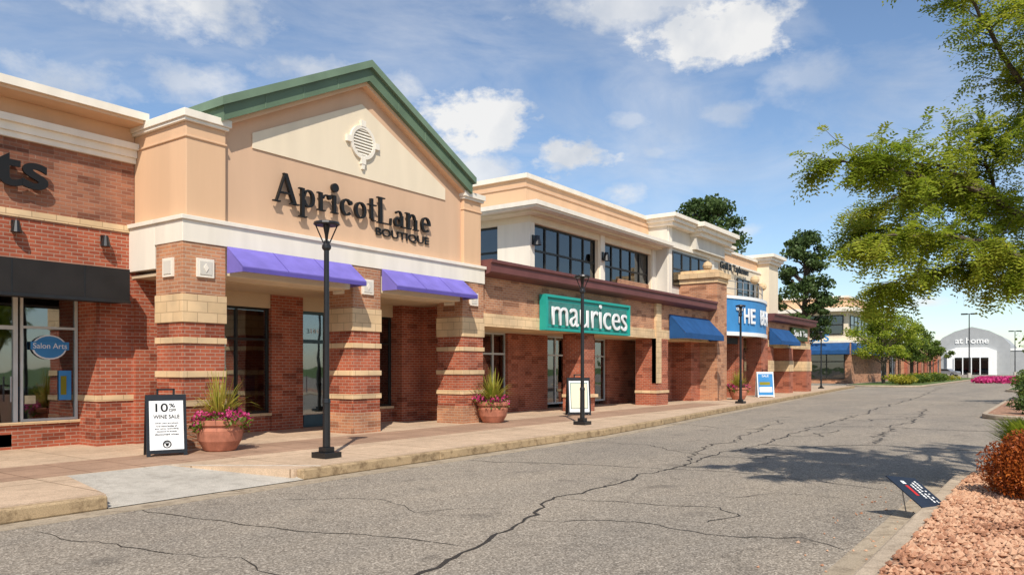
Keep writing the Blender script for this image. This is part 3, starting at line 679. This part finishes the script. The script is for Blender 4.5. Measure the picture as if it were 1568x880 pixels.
# ---------------------------------------------------------------- street lamps
def lamp(loc,h=3.8,name='street_lamp'):
    e=empty(name,loc); w=MB()
    w.box(-0.17,0.17,-0.17,0.17,0,0.09,'blackmetal'); w.box(-0.09,0.09,-0.09,0.09,0.09,0.17,'blackmetal')
    w.tube((0,0,0.17),(0,0,0.9),0.062,0.058,14,'blackmetal'); w.tube((0,0,0.9),(0,0,h-0.42),0.047,0.042,14,'blackmetal'); w.tube((0,0,0.88),(0,0,0.95),0.07,0.06,14,'blackmetal')
    w.obj('pole',e,bevel=0.006)
    w=MB()
    w.lathe([(0.05,h-0.45),(0.075,h-0.42),(0.075,h-0.38),(0.05,h-0.34),(0.045,h-0.30)],(0,0,0),14,'blackmetal')
    for i in range(4):
        a=math.pi/4+i*math.pi/2
        w.tube((0.05*math.cos(a),0.05*math.sin(a),h-0.33),(0.17*math.cos(a),0.17*math.sin(a),h-0.05),0.012,0.012,6,'blackmetal')
    w.lathe([(0.19,h-0.05),(0.21,h-0.03),(0.20,h+0.0),(0.08,h+0.03),(0.01,h+0.04)],(0,0,0),24,'blackmetal')
    w.lathe([(0.02,h-0.30),(0.03,h-0.2),(0.06,h-0.055)],(0,0,0),14,'frame')
    w.obj('lantern',e)
lamp((8.35,9.7,0.152)); lamp((17.0,10.0,0.152)); lamp((31.0,10.75,0.152),4.0); lamp((56.7,13.9,0.152),4.0)
def lotlamp(x,y,h):
    e=empty('parking_lot_lamp',(x,y,0)); w=MB(); w.tube((0,0,0),(0,0,0.8),0.3,0.3,10,'ramp'); w.tube((0,0,0.8),(0,0,h),0.1,0.07,8,'blackmetal')
    w.box(-0.3,0.3,-1.1,-0.2,h-0.1,h+0.1,'blackmetal'); w.box(-0.3,0.3,0.2,1.1,h-0.1,h+0.1,'blackmetal'); w.box(-0.05,0.05,-0.3,0.3,h-0.05,h+0.05,'blackmetal'); w.obj('pole',e)
lotlamp(139,12,10); lotlamp(185,8,9)

# ---------------------------------------------------------------- planters
def planter(loc,s=1.0,seed=1):
    e=empty('flower_planter',loc); w=MB()
    w.lathe([(0.24*s,0),(0.27*s,0.02),(0.36*s,0.18*s),(0.40*s,0.36*s),(0.385*s,0.44*s),(0.43*s,0.46*s),(0.44*s,0.54*s),(0.40*s,0.55*s),(0.38*s,0.50*s)],(0,0,0),40,'terracotta')
    w.lathe([(0.38*s,0.48*s),(0.01,0.5*s)],(0,0,0),20,'soil'); w.obj('pot',e)
    rr=np.random.default_rng(seed)
    q=[]
    for i in range(170):
        a=rr.random()*6.28; L=(0.40+0.42*rr.random())*s; out=0.1+1.0*rr.random()**1.2; wd=0.02
        side=np.array([-math.sin(a),math.cos(a),0])*wd
        def f(t): return np.array([math.cos(a)*(0.06+out*L*t*1.0),math.sin(a)*(0.06+out*L*t),0.5*s+L*t*1.35-0.95*L*out*t*t])
        for k in range(4):
            t0,t1=k/4,(k+1)/4
            A,Bp=f(t0),f(t1); w0=side*(1-t0*0.8); w1=side*(1-t1*0.9)
            q+= [A-w0,A+w0,Bp+w1,Bp-w1]
    quads('spiky_leaves',np.array(q),'spiky',e)
    c=[];
    for i in range(26):
        a=rr.random()*6.28; r=(0.25+0.2*rr.random())*s; c.append((r*math.cos(a),r*math.sin(a),(0.5+0.14*rr.random())*s))
    P=np.concatenate([np.array(k)+rr.normal(size=(28,3))*0.05 for k in c]); leaves('flowers',P,None,0.06,'pink',e,0.8)
    P=np.concatenate([np.array(k)+rr.normal(size=(40,3))*0.06-np.array([0,0,0.06]) for k in c]); leaves('foliage',P,None,0.07,'leafmid',e,0.6)
planter((7.95,12.02,0.156),1.0,3); planter((16.25,12.3,0.156),1.0,4); planter((34.6,12.1,0.152),1.0,5)

# ---------------------------------------------------------------- sandwich boards
def board(loc,rz,W,Hh,kind,name='sandwich_board_sign'):
    e=empty(name,loc,rz); w=MB()
    lean=0.16
    for s in (-1,1):
        def P(x,z,o):
            t=z/Hh; y=s*(lean*(1-t)+0.015+o); return (x,y,z)
        def slab(x0,x1,z0,z1,o0,o1,mat):
            vs=[P(x0,z0,o0),P(x1,z0,o0),P(x1,z1,o0),P(x0,z1,o0),P(x0,z0,o1),P(x1,z0,o1),P(x1,z1,o1),P(x0,z1,o1)]
            w.add(vs,[(0,1,2,3),(4,5,6,7),(0,1,5,4),(1,2,6,5),(2,3,7,6),(3,0,4,7)],mat)
        fr='blackmetal' if kind!=2 else 'purewhite'
        slab(-W/2,W/2,0.04,Hh,0,0.02,fr)
        slab(-W/2+0.05,W/2-0.05,0.10,Hh-0.10,0.021,0.026,{0:'purewhite',1:'purewhite',2:'bluesign'}[kind])
        slab(-W/2,-W/2+0.06,0,0.04,0,0.03,fr); slab(W/2-0.06,W/2,0,0.04,0,0.03,fr)
        if kind==1: slab(-W/2+0.09,W/2-0.09,0.2,Hh-0.16,0.0265,0.03,'tealin'); slab(-W/2+0.11,W/2-0.11,0.22,Hh-0.18,0.031,0.033,'cream')
        if kind==2: slab(-W/2+0.1,W/2-0.1,0.25,0.5,0.027,0.03,'purewhite'); slab(-W/2+0.12,W/2-0.2,0.6,0.75,0.027,0.03,'yellow')
    w.box(-0.14,-0.11,-0.02,0.02,Hh,Hh+0.09,'blackmetal'); w.box(0.11,0.14,-0.02,0.02,Hh,Hh+0.09,'blackmetal'); w.box(-0.14,0.14,-0.02,0.02,Hh+0.07,Hh+0.1,'blackmetal')
    w.obj('frame',e)
    ang=math.atan2(lean,Hh)
    def tx(s,z,wd,h,m='letter',x=0):
        y=-(lean*(1-z/Hh)+0.015+0.030)
        text(s,'lettering',e,(x-wd/2,y,z),wd,h,m,rot=(math.pi/2-ang,0,0),ext=0.002,offset=0.01)
    if kind==0:
        tx('10',Hh*0.72,0.19,0.14,x=-0.07); tx('%',Hh*0.79,0.09,0.065,x=0.09); tx('OFF',Hh*0.72,0.11,0.05,x=0.095); tx('WINE SALE',Hh*0.61,0.40,0.062)
        for i in range(5): tx(('when you purchase','6 or more bottles of','any wine, excluding','closeouts & already','discounted wines')[i],Hh*0.52-i*0.045,0.36-0.05*(i%2),0.027)
        w=MB(); yy=-(lean*(1-0.2)+0.05)
        for i in range(20):
            a,b=i*math.pi/10,(i+1)*math.pi/10
            w.prism('y',[(0.05*math.cos(a),Hh*0.19+0.05*math.sin(a)),(0.065*math.cos(a),Hh*0.19+0.065*math.sin(a)),(0.065*math.cos(b),Hh*0.19+0.065*math.sin(b)),(0.05*math.cos(b),Hh*0.19+0.05*math.sin(b))],yy-0.004,yy+0.01,'letter')
        w.prism('y',[(-0.03,Hh*0.19+0.02),(0.03,Hh*0.19+0.02),(0.012,Hh*0.19-0.03),(-0.012,Hh*0.19-0.03)],yy-0.004,yy+0.01,'letter')
        w.obj('logo',e)
    elif kind==1: tx('10%',Hh*0.62,0.3,0.16); tx('OFF',Hh*0.48,0.2,0.08)
    else: tx('SALE',Hh*0.8,0.35,0.1,'purewhite')
board((7.02,12.15,0.156),math.radians(-22),0.62,1.0,0)
board((20.4,12.15,0.152),math.radians(-45),0.72,1.15,1)
board((38.4,12.1,0.152),math.radians(-50),0.85,1.25,2)

# ---------------------------------------------------------------- islands
def island(name,poly,matk='kerbw',fill='mulch'):
    e=empty(name); w=MB(); 
    w.prism('z',poly,0.0,0.15,matk); w.obj('kerb',e,bevel=0.03)
    inner=[]; n=len(poly)
    for i in range(n):
        p=np.array(poly[i]); a=np.array(poly[i-1]); b=np.array(poly[(i+1)%n])
        d1=(p-a)/np.linalg.norm(p-a); d2=(b-p)/np.linalg.norm(b-p); nn=np.array([-(d1+d2)[1],(d1+d2)[0]]); nn/=np.linalg.norm(nn); inner.append(tuple(p+nn*0.17))
    w=MB(); w.prism('z',inner,0.1,0.156,fill); w.obj('mulch_bed',e)
    return e
def rounded(x0,x1,y0,y1,r,n=8):
    P=[]
    for cx,cy,a0 in ((x1-r,y0+r,-90),(x1-r,y1-r,0),(x0+r,y1-r,90),(x0+r,y0+r,180)):
        for i in range(n+1):
            a=math.radians(a0+90*i/n); P.append((cx+r*math.cos(a),cy+r*math.sin(a)))
    return P
island('planted_island',rounded(-12,13.5,-7,1.22,1.6))
island('planted_island',rounded(27.5,46,-8,2.15,1.5)); 
island('planted_island',rounded(60,90,-9,3.2,1.5),fill='grassland')
island('planted_island',rounded(70,130,9.5,15.6,2.5),fill='grassland')
gp=MB(); gp.box(-12,11.8,1.221,1.52,-0.01,0.004,'gutter'); gp.obj('gutter_pan')
def rocks(n,x0,x1,y0,y1,z,name,smin=0.014,svar=0.024,loose=False):
    c=np.stack([x0+(x1-x0)*rng.random(n),y0+(y1-y0)*rng.random(n),np.full(n,z)+(0 if loose else 0.03)*rng.random(n)],1)
    base=np.array([(1,0,0),(0,1,0),(-1,0,0),(0,-1,0),(0,0,1),(0,0,-1)],float)
    V=[];F=[]
    ang=rng.random(n)*6.28; s=smin+svar*rng.random(n)
    for i in range(n):
        if not loose and c[i,0]>11.9 and (c[i,0]-11.9)**2+max(0,c[i,1]+0.38)**2>1.40**2: c[i,0]-=3
        b=base*(s[i]*(0.6+0.8*rng.random((6,1)))); b[:,2]*=0.7; ca,sa=math.cos(ang[i]),math.sin(ang[i])
        r=np.stack([b[:,0]*ca-b[:,1]*sa+0.3*b[:,2],b[:,0]*sa+b[:,1]*ca,b[:,2]],1)+c[i]; V.append(r)
        o=i*6; F+=[(o,o+1,o+4),(o+1,o+2,o+4),(o+2,o+3,o+4),(o+3,o,o+4),(o+1,o,o+5),(o+2,o+1,o+5),(o+3,o+2,o+5),(o,o+3,o+5)]
    me=bpy.data.meshes.new(name); me.from_pydata(np.concatenate(V).tolist(),[],F); me.materials.append(M['rock']); ob=bpy.data.objects.new(name,me); COL.objects.link(ob); return ob
rocks(14000,5.5,13.2,-1.8,1.04,0.155,'rock_mulch')
rocks(60,6.0,12,1.25,2.0,0.008,'loose_gravel',0.008,0.012,True)

def shrub(name,loc,r,h,n,size,mat,clumps=14):
    e=empty(name,loc); P=[];Nn=[]
    for i in range(clumps):
        a=rng.random()*6.28; q=rng.random()**0.5*0.65; zz=h*(0.25+0.5*rng.random())
        p,d=ellipsoid_pts((math.cos(a)*q*r,math.sin(a)*q*r,zz),(r*0.45,r*0.45,h*0.33),n//clumps,0.5); P.append(p);Nn.append(d)
    P=np.concatenate(P);Nn=np.concatenate(Nn); P[:,2]=np.abs(P[:,2]); leaves('foliage',P,Nn*0.6,size,mat,e,0.5)
    w=MB()
    for i in range(8):
        a=i*0.8; w.tube((0,0,0),(math.cos(a)*r*0.5,math.sin(a)*r*0.5,h*0.6),0.015,0.006,5,'bark')
    w.obj('stems',e)
shrub('rust_shrub',(10.15,0.28,0.13),0.50,0.80,30000,0.034,'rust',30)
def grass_clump(loc,h,n,mat='leafmid',spread=0.5,name='ornamental_grass'):
    e=empty(name,loc); q=[]
    for i in range(n):
        a=rng.random()*6.28; r0=rng.random()*spread*0.4; L=h*(0.7+0.5*rng.random()); o=spread*(0.2+rng.random()); s=np.array([-math.sin(a),math.cos(a),0])*0.007
        def f(t): return np.array([math.cos(a)*(r0+o*t*t),math.sin(a)*(r0+o*t*t),L*(t-0.35*t*t)*1.4])
        for k in range(3):
            A,Bp=f(k/3),f((k+1)/3); q+=[A-s,A+s,Bp+s*0.6,Bp-s*0.6]
    quads('blades',np.array(q),mat,e)
grass_clump((12.35,0.30,0.15),0.72,2200,'leaf',0.42); grass_clump((12.7,-0.5,0.15),0.8,1200,'leafmid')
for i in range(6): shrub('green_shrub',(29+i*2.6,0.7-0.3*(i%2),0.15),0.9,0.7+0.25*(i%3),1800,0.10,'leafmid' if i%2 else 'leafdk',8)
for i in range(5): shrub('green_shrub',(62+i*5,1.6,0.15),1.5,1.3,900,0.22,'leafmid',8)
for i in range(7): shrub('yellow_shrub' if i%3==0 else 'green_shrub',(72+i*5.0,11.2+0.5*(i%2),0.15),1.6,0.9,900,0.22,'yellow' if i%3==0 else 'leafmid',8)
fb=empty('flower_bed'); P=[]
for i in range(60):
    x0=93+rng.random()*22; y0=7.2+(x0-93)*0.05-3.5*rng.random(); p,d=ellipsoid_pts((x0,y0,0.3),(1.0,0.8,0.25),90,0.3); P.append(p)
leaves('pink_flowers',np.concatenate(P),None,0.28,'pink',fb,0.8)

# ---------------------------------------------------------------- fallen sign
VV=Vector((0.812,0.5835,0)); RR=Vector((0.5835,-0.812,0)); ZZ=Vector((0,0,1))
FS=empty('fallen_yard_sign')
C=Vector((9.12,1.22,0.27)); a=RR*0.34-VV*0.22-ZZ*0.36; b=RR*0.38+VV*0.14-ZZ*0.05
nrm=a.cross(b).normalized(); 
if nrm.dot(Vector((0,0,1)))<0: nrm=-nrm
low=min((C+a*s1/2+b*s2/2).z for s1 in (-1,1) for s2 in (-1,1)); C=C+ZZ*(0.05-low)
w=MB(); crn=[C-a/2-b/2,C+a/2-b/2,C+a/2+b/2,C-a/2+b/2]
w.add([p for p in crn]+[p-nrm*0.012 for p in crn],[(0,1,2,3),(4,5,6,7),(0,1,5,4),(1,2,6,5),(2,3,7,6),(3,0,4,7)],'signnavy')
def patch(u0,u1,v0,v1,mat):
    p=[C+a*(u-0.5)+b*(v-0.5)+nrm*0.003 for u,v in ((u0,v0),(u1,v0),(u1,v1),(u0,v1))]; w.add(p+[q-nrm*0.002 for q in p],[(0,1,2,3),(4,5,6,7)],mat)
patch(0.12,0.2,0.30,0.42,'purewhite'); patch(0.24,0.52,0.30,0.40,'red')
rs=random.Random(4)
for k,(u0,u1) in enumerate(((0.12,0.62),(0.1,0.9),(0.1,0.85))):
    uu=u0
    while uu<u1:
        l=rs.uniform(0.02,0.05); 
        if rs.random()>0.18: patch(uu,uu+l,0.52+0.14*k,0.57+0.14*k+rs.uniform(0,0.02),'purewhite')
        uu+=l+0.015
w.tube(C-a/2-nrm*0.01,C-a/2-nrm*0.05+b*0.3-ZZ*0.34,0.006,0.006,6,'steel'); w.tube(C+a*0.25-nrm*0.01,C+a*0.25-nrm*0.03-ZZ*0.15,0.006,0.006,6,'steel')
w.obj('panel',FS)

# ---------------------------------------------------------------- near tree (honey locust)
T=empty('honey_locust_tree')
def W(r,t,z): return RR*r+VV*t+ZZ*z
wd=MB(); rr=random.Random(11)
limbs=[
 [(7.25,9,1.9),(6.6,9,2.9),(5.7,9,3.55),(4.6,8.9,3.85),(3.75,8.8,3.98)],
 [(7.25,9,1.9),(6.5,8.8,2.5),(5.6,8.7,2.95),(4.8,8.6,3.1),(4.1,8.6,3.05)],
 [(7.25,9,2.2),(7.0,9.2,3.6),(6.4,9.3,4.6),(5.95,9.2,5.3),(5.45,9.1,5.9),(5.1,9,6.2)],
 [(7.2,9,2.0),(6.8,9.5,3.0),(6.2,9.8,3.7),(5.4,10,3.9),(4.8,10.2,3.7)],
 [(7.2,9,2.2),(7.2,9.1,4.2),(7.0,9.1,5.6),(6.5,9,6.8)],
 [(6.2,9.8,3.7),(5.95,9.6,4.1),(5.8,9.4,4.4)],
 [(7.25,9,1.9),(8.0,8.6,3.2),(8.8,8.3,4.2),(9.6,8,4.6)],
 [(7.25,9,2.1),(8.0,9.6,3.8),(8.8,10,5),(9.4,10.4,5.6)],
 [(6.6,9,2.9),(5.9,9.3,2.95),(5.3,9.5,2.8),(4.7,9.5,2.65)],
 [(5.7,9,3.55),(5.2,9.1,3.9),(4.8,9.1,4.05),(4.35,9.0,4.05)],
 [(7.1,9.1,3.4),(6.5,8.6,4.0),(6.1,8.3,4.2),(5.75,8.1,4.15)],
 [(7.2,9,4.2),(8,9.2,5.4),(8.4,9.2,6.3)],
 [(7.2,9,1.9),(6.6,9.4,2.65),(5.9,9.6,3.1),(5.2,9.7,3.3),(4.5,9.8,3.35)],
 [(7.0,9.2,3.6),(6.6,9.0,4.6),(6.3,8.8,5.2),(6.05,8.7,5.6)],
 [(6.6,9,2.9),(6.2,8.8,2.95),(5.8,8.6,2.75)],
]
wd.tube(W(7.35,9,0.1),W(7.3,9,0.5),0.17,0.13,12,'bark'); wd.tube(W(7.3,9,0.5),W(7.25,9,2.2),0.13,0.11,12,'bark')
LV=[]
def compound(p,d):
    L=0.15+0.09*rr.random(); d=(d*0.8+Vector((rr.uniform(-.8,.8),rr.uniform(-.8,.8),rr.uniform(-.9,.3)))).normalized()
    side=d.cross(Vector((rr.uniform(-.5,.5),rr.uniform(-.5,.5),1))).normalized()
    n=5
    for i in range(n):
        t=(i+0.6)/n; c=p+d*L*t+Vector((0,0,-0.28*L*t*t))
        for s in (-1,1):
            l=side*s*0.054*(1-0.35*abs(t-0.5))+Vector((rr.uniform(-.008,.008),rr.uniform(-.008,.008),rr.uniform(-.012,.012))); e=c+l+d*0.014; m1=c+l*0.5+d*0.0155; m2=c+l*0.5-d*0.010
            LV.extend([c,m1,e,m2])
def twig(p,d,L,r):
    n=5; q=p; dd=d.normalized()
    for i in range(n):
        dd=(dd+Vector((rr.uniform(-.3,.3),rr.uniform(-.3,.3),rr.uniform(-.26,.12)))).normalized()
        q2=q+dd*L/n; wd.tube(q,q2,r*(1-i/n)+0.0015,r*(1-(i+1)/n)+0.0015,4,'bark',caps=False)
        for k in range(4): compound(q+(q2-q)*rr.random(),dd)
        q=q2
for li,lm in enumerate(limbs):
    P=[W(*p) for p in lm]; n=len(P); r0=0.055 if n>3 else 0.04
    if lm[0][0]<7: r0=0.026
    fine=[]
    for i in range(n-1):
        a0,b0=P[i],P[i+1]; m=4
        for k in range(m):
            t=k/m; pm=P[max(i-1,0)]; pn=P[min(i+2,n-1)]
            fine.append(0.5*((2*a0)+(b0-pm)*t+(2*pm-5*a0+4*b0-pn)*t*t+(3*a0-pm-3*b0+pn)*t**3)+Vector((rr.uniform(-.03,.03),rr.uniform(-.03,.03),rr.uniform(-.03,.03))))
    fine.append(P[-1]); F=len(fine)
    for i in range(F-1):
        wd.tube(fine[i],fine[i+1],r0*(1-i/F)+0.005,r0*(1-(i+1)/F)+0.005,7,'bark',caps=False)
        d=(fine[i+1]-fine[i]).normalized()
        start=3 if lm[0][0]>7 else 0
        if i<start: continue
        for k in range(4):
            sd=Vector((rr.uniform(-1,1),rr.uniform(-1,1),rr.uniform(-.5,.45)))
            twig(fine[i]+(fine[i+1]-fine[i])*rr.random(),d*0.5+sd*0.8,rr.uniform(0.30,0.72),0.006)
    for k in range(6): twig(P[-1],(P[-1]-P[-2]).normalized()+Vector((rr.uniform(-.6,.6),rr.uniform(-.6,.6),rr.uniform(-.6,.2))),rr.uniform(0.25,0.5),0.006)
wd.obj('trunk_and_branches',T); quads('leaves',np.array([tuple(v) for v in LV]),'leaf',T)

# ---------------------------------------------------------------- other trees
def tree(name,loc,h,crown_z,rad,n,size,mat,seed,conifer=False,clumps=40,cs=1.0):
    e=empty(name,loc); w=MB(); r2=random.Random(seed)
    w.tube((0,0,-0.1),(0.1,0.05,h*0.5),h*0.025,h*0.016,8,'bark'); w.tube((0.1,0.05,h*0.5),(0,0,h*0.9),h*0.016,0.02,7,'bark')
    P=[];Nn=[]
    for i in range(clumps):
        a=r2.random()*6.28; t=r2.random()
        z=crown_z+(h-crown_z)*t*0.92
        prof=(math.sin(math.pi*min(1,(t*0.80+0.17)))**0.6) if not conifer else (1-t)**0.45*0.75+0.3
        q=rad*prof*math.sqrt(r2.random())*0.85
        cx,cy=q*math.cos(a),q*math.sin(a); cr=rad*(0.15+0.17*r2.random())*cs
        w.tube((0.05,0.02,max(crown_z*0.7,z-q*0.7)),(cx,cy,z),0.05*h/8,0.015,5,'bark',caps=False)
        p,d=ellipsoid_pts((cx,cy,z),(cr,cr,cr*0.6),n//clumps,0.9); P.append(p);Nn.append(d)
    w.obj('trunk',e); leaves('crown',np.concatenate(P),np.concatenate(Nn)*0.5,size,mat,e,0.7)
tree('deciduous_tree',(55.7,22,0),14.6,9.2,3.4,13000,0.24,'pine',3,clumps=75)
tree('deciduous_tree',(66.5,17.6,0),13.4,4.2,2.9,13000,0.25,'pine',15,True,72)
tree('street_tree',(78,13.6,0.15),6.9,2.6,3.9,12000,0.19,'leaf',6,clumps=64)
tree('street_tree',(92,13.2,0.15),6.0,2.4,3.2,6000,0.22,'leafmid',7,clumps=40)
tree('street_tree',(108,13.5,0.15),5.6,2.2,2.8,4000,0.24,'leafmid',8,clumps=30)
tree('street_tree',(40,-0.6,0.15),5.3,2.4,2.9,9000,0.12,'leaf',9,clumps=50)
tree('street_tree',(140,2,0.15),6,2.2,3.2,2500,0.3,'leafmid',10,clumps=26)
dt=empty('distant_trees'); P=[]
for i in range(170):
    x0=255+rng.random()*40; y0=-110+rng.random()*230; hh=3+5*rng.random(); p,d=ellipsoid_pts((x0,y0,hh*0.5),(4,4,hh*0.6),120,0.4); P.append(p)
leaves('foliage',np.concatenate(P),None,1.6,'leafdk',dt,0.7)

# ---------------------------------------------------------------- cars
def car(loc,rz,mat):
    e=empty('parked_car',loc,rz); w=MB()
    w.prism('y',[(-2.2,0.35),(-2.25,0.75),(-2.1,0.95),(-1.2,1.02),(-0.6,1.42),(0.9,1.45),(1.6,1.05),(2.15,0.98),(2.25,0.7),(2.2,0.35)],-0.88,0.88,mat)
    w.prism('y',[(-1.05,1.03),(-0.55,1.37),(0.85,1.40),(1.4,1.05)],-0.90,0.90,'frame')
    for x in (-1.4,1.4):
        for y in (-0.92,0.72): w.tube((x,y,0.33),(x,y+0.2,0.33),0.33,0.33,16,'black'); 
        for y in (-0.93,0.925): w.tube((x,y-0.003,0.33),(x,y+0.003,0.33),0.18,0.18,12,'steel')
    w.obj('body',e,bevel=0.04)
for i,(x,y,r,m) in enumerate(((165,18,1.3,'steel'),(166,21.2,1.3,'red'),(167,24,1.3,'black'),(175,0,1.3,'steel'),(176,3,1.3,'purewhite'),(150,-4,1.2,'black'),(158,-7,1.3,'steel'))): car((x,y,0),r,M[m])

# ---------------------------------------------------------------- light & sky
sd=Vector((-0.78,-0.63,0)).normalized(); el=math.radians(47)
sunv=Vector((sd.x*math.cos(el),sd.y*math.cos(el),math.sin(el)))
ld=bpy.data.lights.new('sun','SUN'); ld.energy=4.9; ld.angle=math.radians(0.5); ld.color=(1,0.93,0.83)
so=bpy.data.objects.new('sun',ld); COL.objects.link(so); so.rotation_euler=sunv.to_track_quat('Z','Y').to_euler()
wld=bpy.data.worlds.new('World'); scene.world=wld; wld.use_nodes=True; nt=wld.node_tree
bg=nt.nodes['Background']; sky=N(nt,'ShaderNodeTexSky',sky_type='NISHITA'); sky.sun_disc=False; sky.sun_elevation=el; sky.sun_rotation=math.atan2(sd.x,sd.y)
sky.air_density=1.0; sky.dust_density=0.3; sky.ozone_density=3.0
nt.links.new(sky.outputs[0],bg.inputs[0]); bg.inputs[1].default_value=0.145
tc=N(nt,'ShaderNodeTexCoord'); 
sp=N(nt,'ShaderNodeSeparateXYZ'); nt.links.new(tc.outputs['Generated'],sp.inputs[0])
def MA(op,a,b=None,c=None,clamp=False):
    n=N(nt,'ShaderNodeMath',operation=op); n.use_clamp=clamp
    for i,v in enumerate((a,b,c)):
        if v is None: continue
        if isinstance(v,(int,float)): n.inputs[i].default_value=v
        else: nt.links.new(v,n.inputs[i])
    return n.outputs[0]
az=MA('ARCTAN2',sp.outputs[1],sp.outputs[0]); eln=MA('ARCSINE',sp.outputs[2])
def noise(scale,detail,rough=0.6,vec=None,dist=0):
    n=N(nt,'ShaderNodeTexNoise'); n.inputs['Scale'].default_value=scale; n.inputs['Detail'].default_value=detail; n.inputs['Roughness'].default_value=rough; n.inputs['Distortion'].default_value=dist
    nt.links.new(vec if vec else tc.outputs['Generated'],n.inputs['Vector']); return n.outputs['Fac']
mq=N(nt,'ShaderNodeMapping'); mq.inputs['Scale'].default_value=(1,1,1.7); nt.links.new(tc.outputs['Generated'],mq.inputs['Vector'])
n1=noise(9,10,0.62,mq.outputs[0]); n2=noise(26,8,0.62,mq.outputs[0])
nz=MA('ADD',MA('MULTIPLY',MA('SUBTRACT',n1,0.5),4.2),MA('MULTIPLY',MA('SUBTRACT',n2,0.5),2.0))
clouds=[(38.5,18.2,5.0,2.6,1),(31.5,15.3,3.9,1.9,1),(27.7,12.8,2.2,1.1,.85),(20.5,22.5,6.0,2.6,1),(26.2,25.5,10,2.4,.85),(58.9,24,11,2.8,.9),(66.2,18,6.4,2.6,.65),
(58.5,18.9,4.4,1.8,.65),(49.7,20.5,4.8,1.4,.7),(37.0,14.2,4.2,1.5,.85),(43.9,20,2.8,1.5,.65),(26.7,17.6,2.6,1.1,.5),(20.2,17.6,2.6,1.2,.5),(15.1,19.6,3.6,1.7,.4),(7.3,4.3,1.8,.5,.8),(18.8,9.6,1.6,.7,.6),(25,15.4,1.9,.9,.5),(3,7,2.4,.7,.5),(75,24,8,3,.7),(-20,18,8,3,.8),(-5,25,6,2,.7),(110,20,12,4,.8),(-60,15,10,3,.8),(160,20,14,4,.8),(-130,18,12,4,.8)]
mask=None
for a0,e0,ra,re,st in clouds:
    dx=MA('MULTIPLY',MA('SUBTRACT',az,math.radians(a0)),1/math.radians(ra)); dy=MA('MULTIPLY',MA('SUBTRACT',eln,math.radians(e0)),1/math.radians(re))
    d=MA('SQRT',MA('ADD',MA('MULTIPLY',dx,dx),MA('MULTIPLY',dy,dy)))
    v=MA('SUBTRACT',MA('ADD',0.95,MA('MULTIPLY',nz,0.6)),d)
    v=MA('MULTIPLY',MA('MULTIPLY',v,2.4 if st==1 else 1.3,clamp=True),st)
    mask=v if mask is None else MA('MAXIMUM',mask,v)
mp=N(nt,'ShaderNodeMapping'); mp.inputs['Scale'].default_value=(1.0,2.2,5.5); mp.inputs['Rotation'].default_value=(0.1,0.15,0.4); nt.links.new(tc.outputs['Generated'],mp.inputs['Vector'])
ci=noise(2.2,10,0.62,mp.outputs[0],0.6)
ci=MA('MULTIPLY',MA('MULTIPLY',MA('SUBTRACT',ci,0.40),2.8,clamp=True),0.45)
up=MA('MULTIPLY',MA('SUBTRACT',eln,0.05),5.0,clamp=True)
mask=MA('MAXIMUM',mask,MA('MULTIPLY',ci,up)); mask=MA('MULTIPLY',mask,0.93)
cr=N(nt,'ShaderNodeValToRGB'); cr.color_ramp.elements[0].position=0.36; cr.color_ramp.elements[0].color=(0.62,0.66,0.72,1); cr.color_ramp.elements[1].position=0.58; cr.color_ramp.elements[1].color=(0.93,0.92,0.90,1)
nt.links.new(noise(9,6,0.5),cr.inputs[0])
bg2=N(nt,'ShaderNodeBackground'); nt.links.new(cr.outputs[0],bg2.inputs[0]); bg2.inputs[1].default_value=1.0
mx=N(nt,'ShaderNodeMixShader'); nt.links.new(mask,mx.inputs[0]); nt.links.new(bg.outputs[0],mx.inputs[1]); nt.links.new(bg2.outputs[0],mx.inputs[2])
nt.links.new(mx.outputs[0],nt.nodes['World Output'].inputs[0])

# ---------------------------------------------------------------- camera
cd=bpy.data.cameras.new('camera'); cam=bpy.data.objects.new('camera',cd); COL.objects.link(cam)
cam.location=(0,0,1.6); cam.rotation_euler=(math.pi/2,0,math.radians(35.7-90)); cd.lens=27.0; cd.sensor_width=36; cd.shift_y=0.0784; cd.clip_end=5000; cd.clip_start=0.05
scene.camera=cam
scene.view_settings.view_transform='Standard'; scene.view_settings.look='None'; scene.view_settings.exposure=0
print('OBJECTS',len(bpy.data.objects),'LEAFQUADS',len(LV)//4)
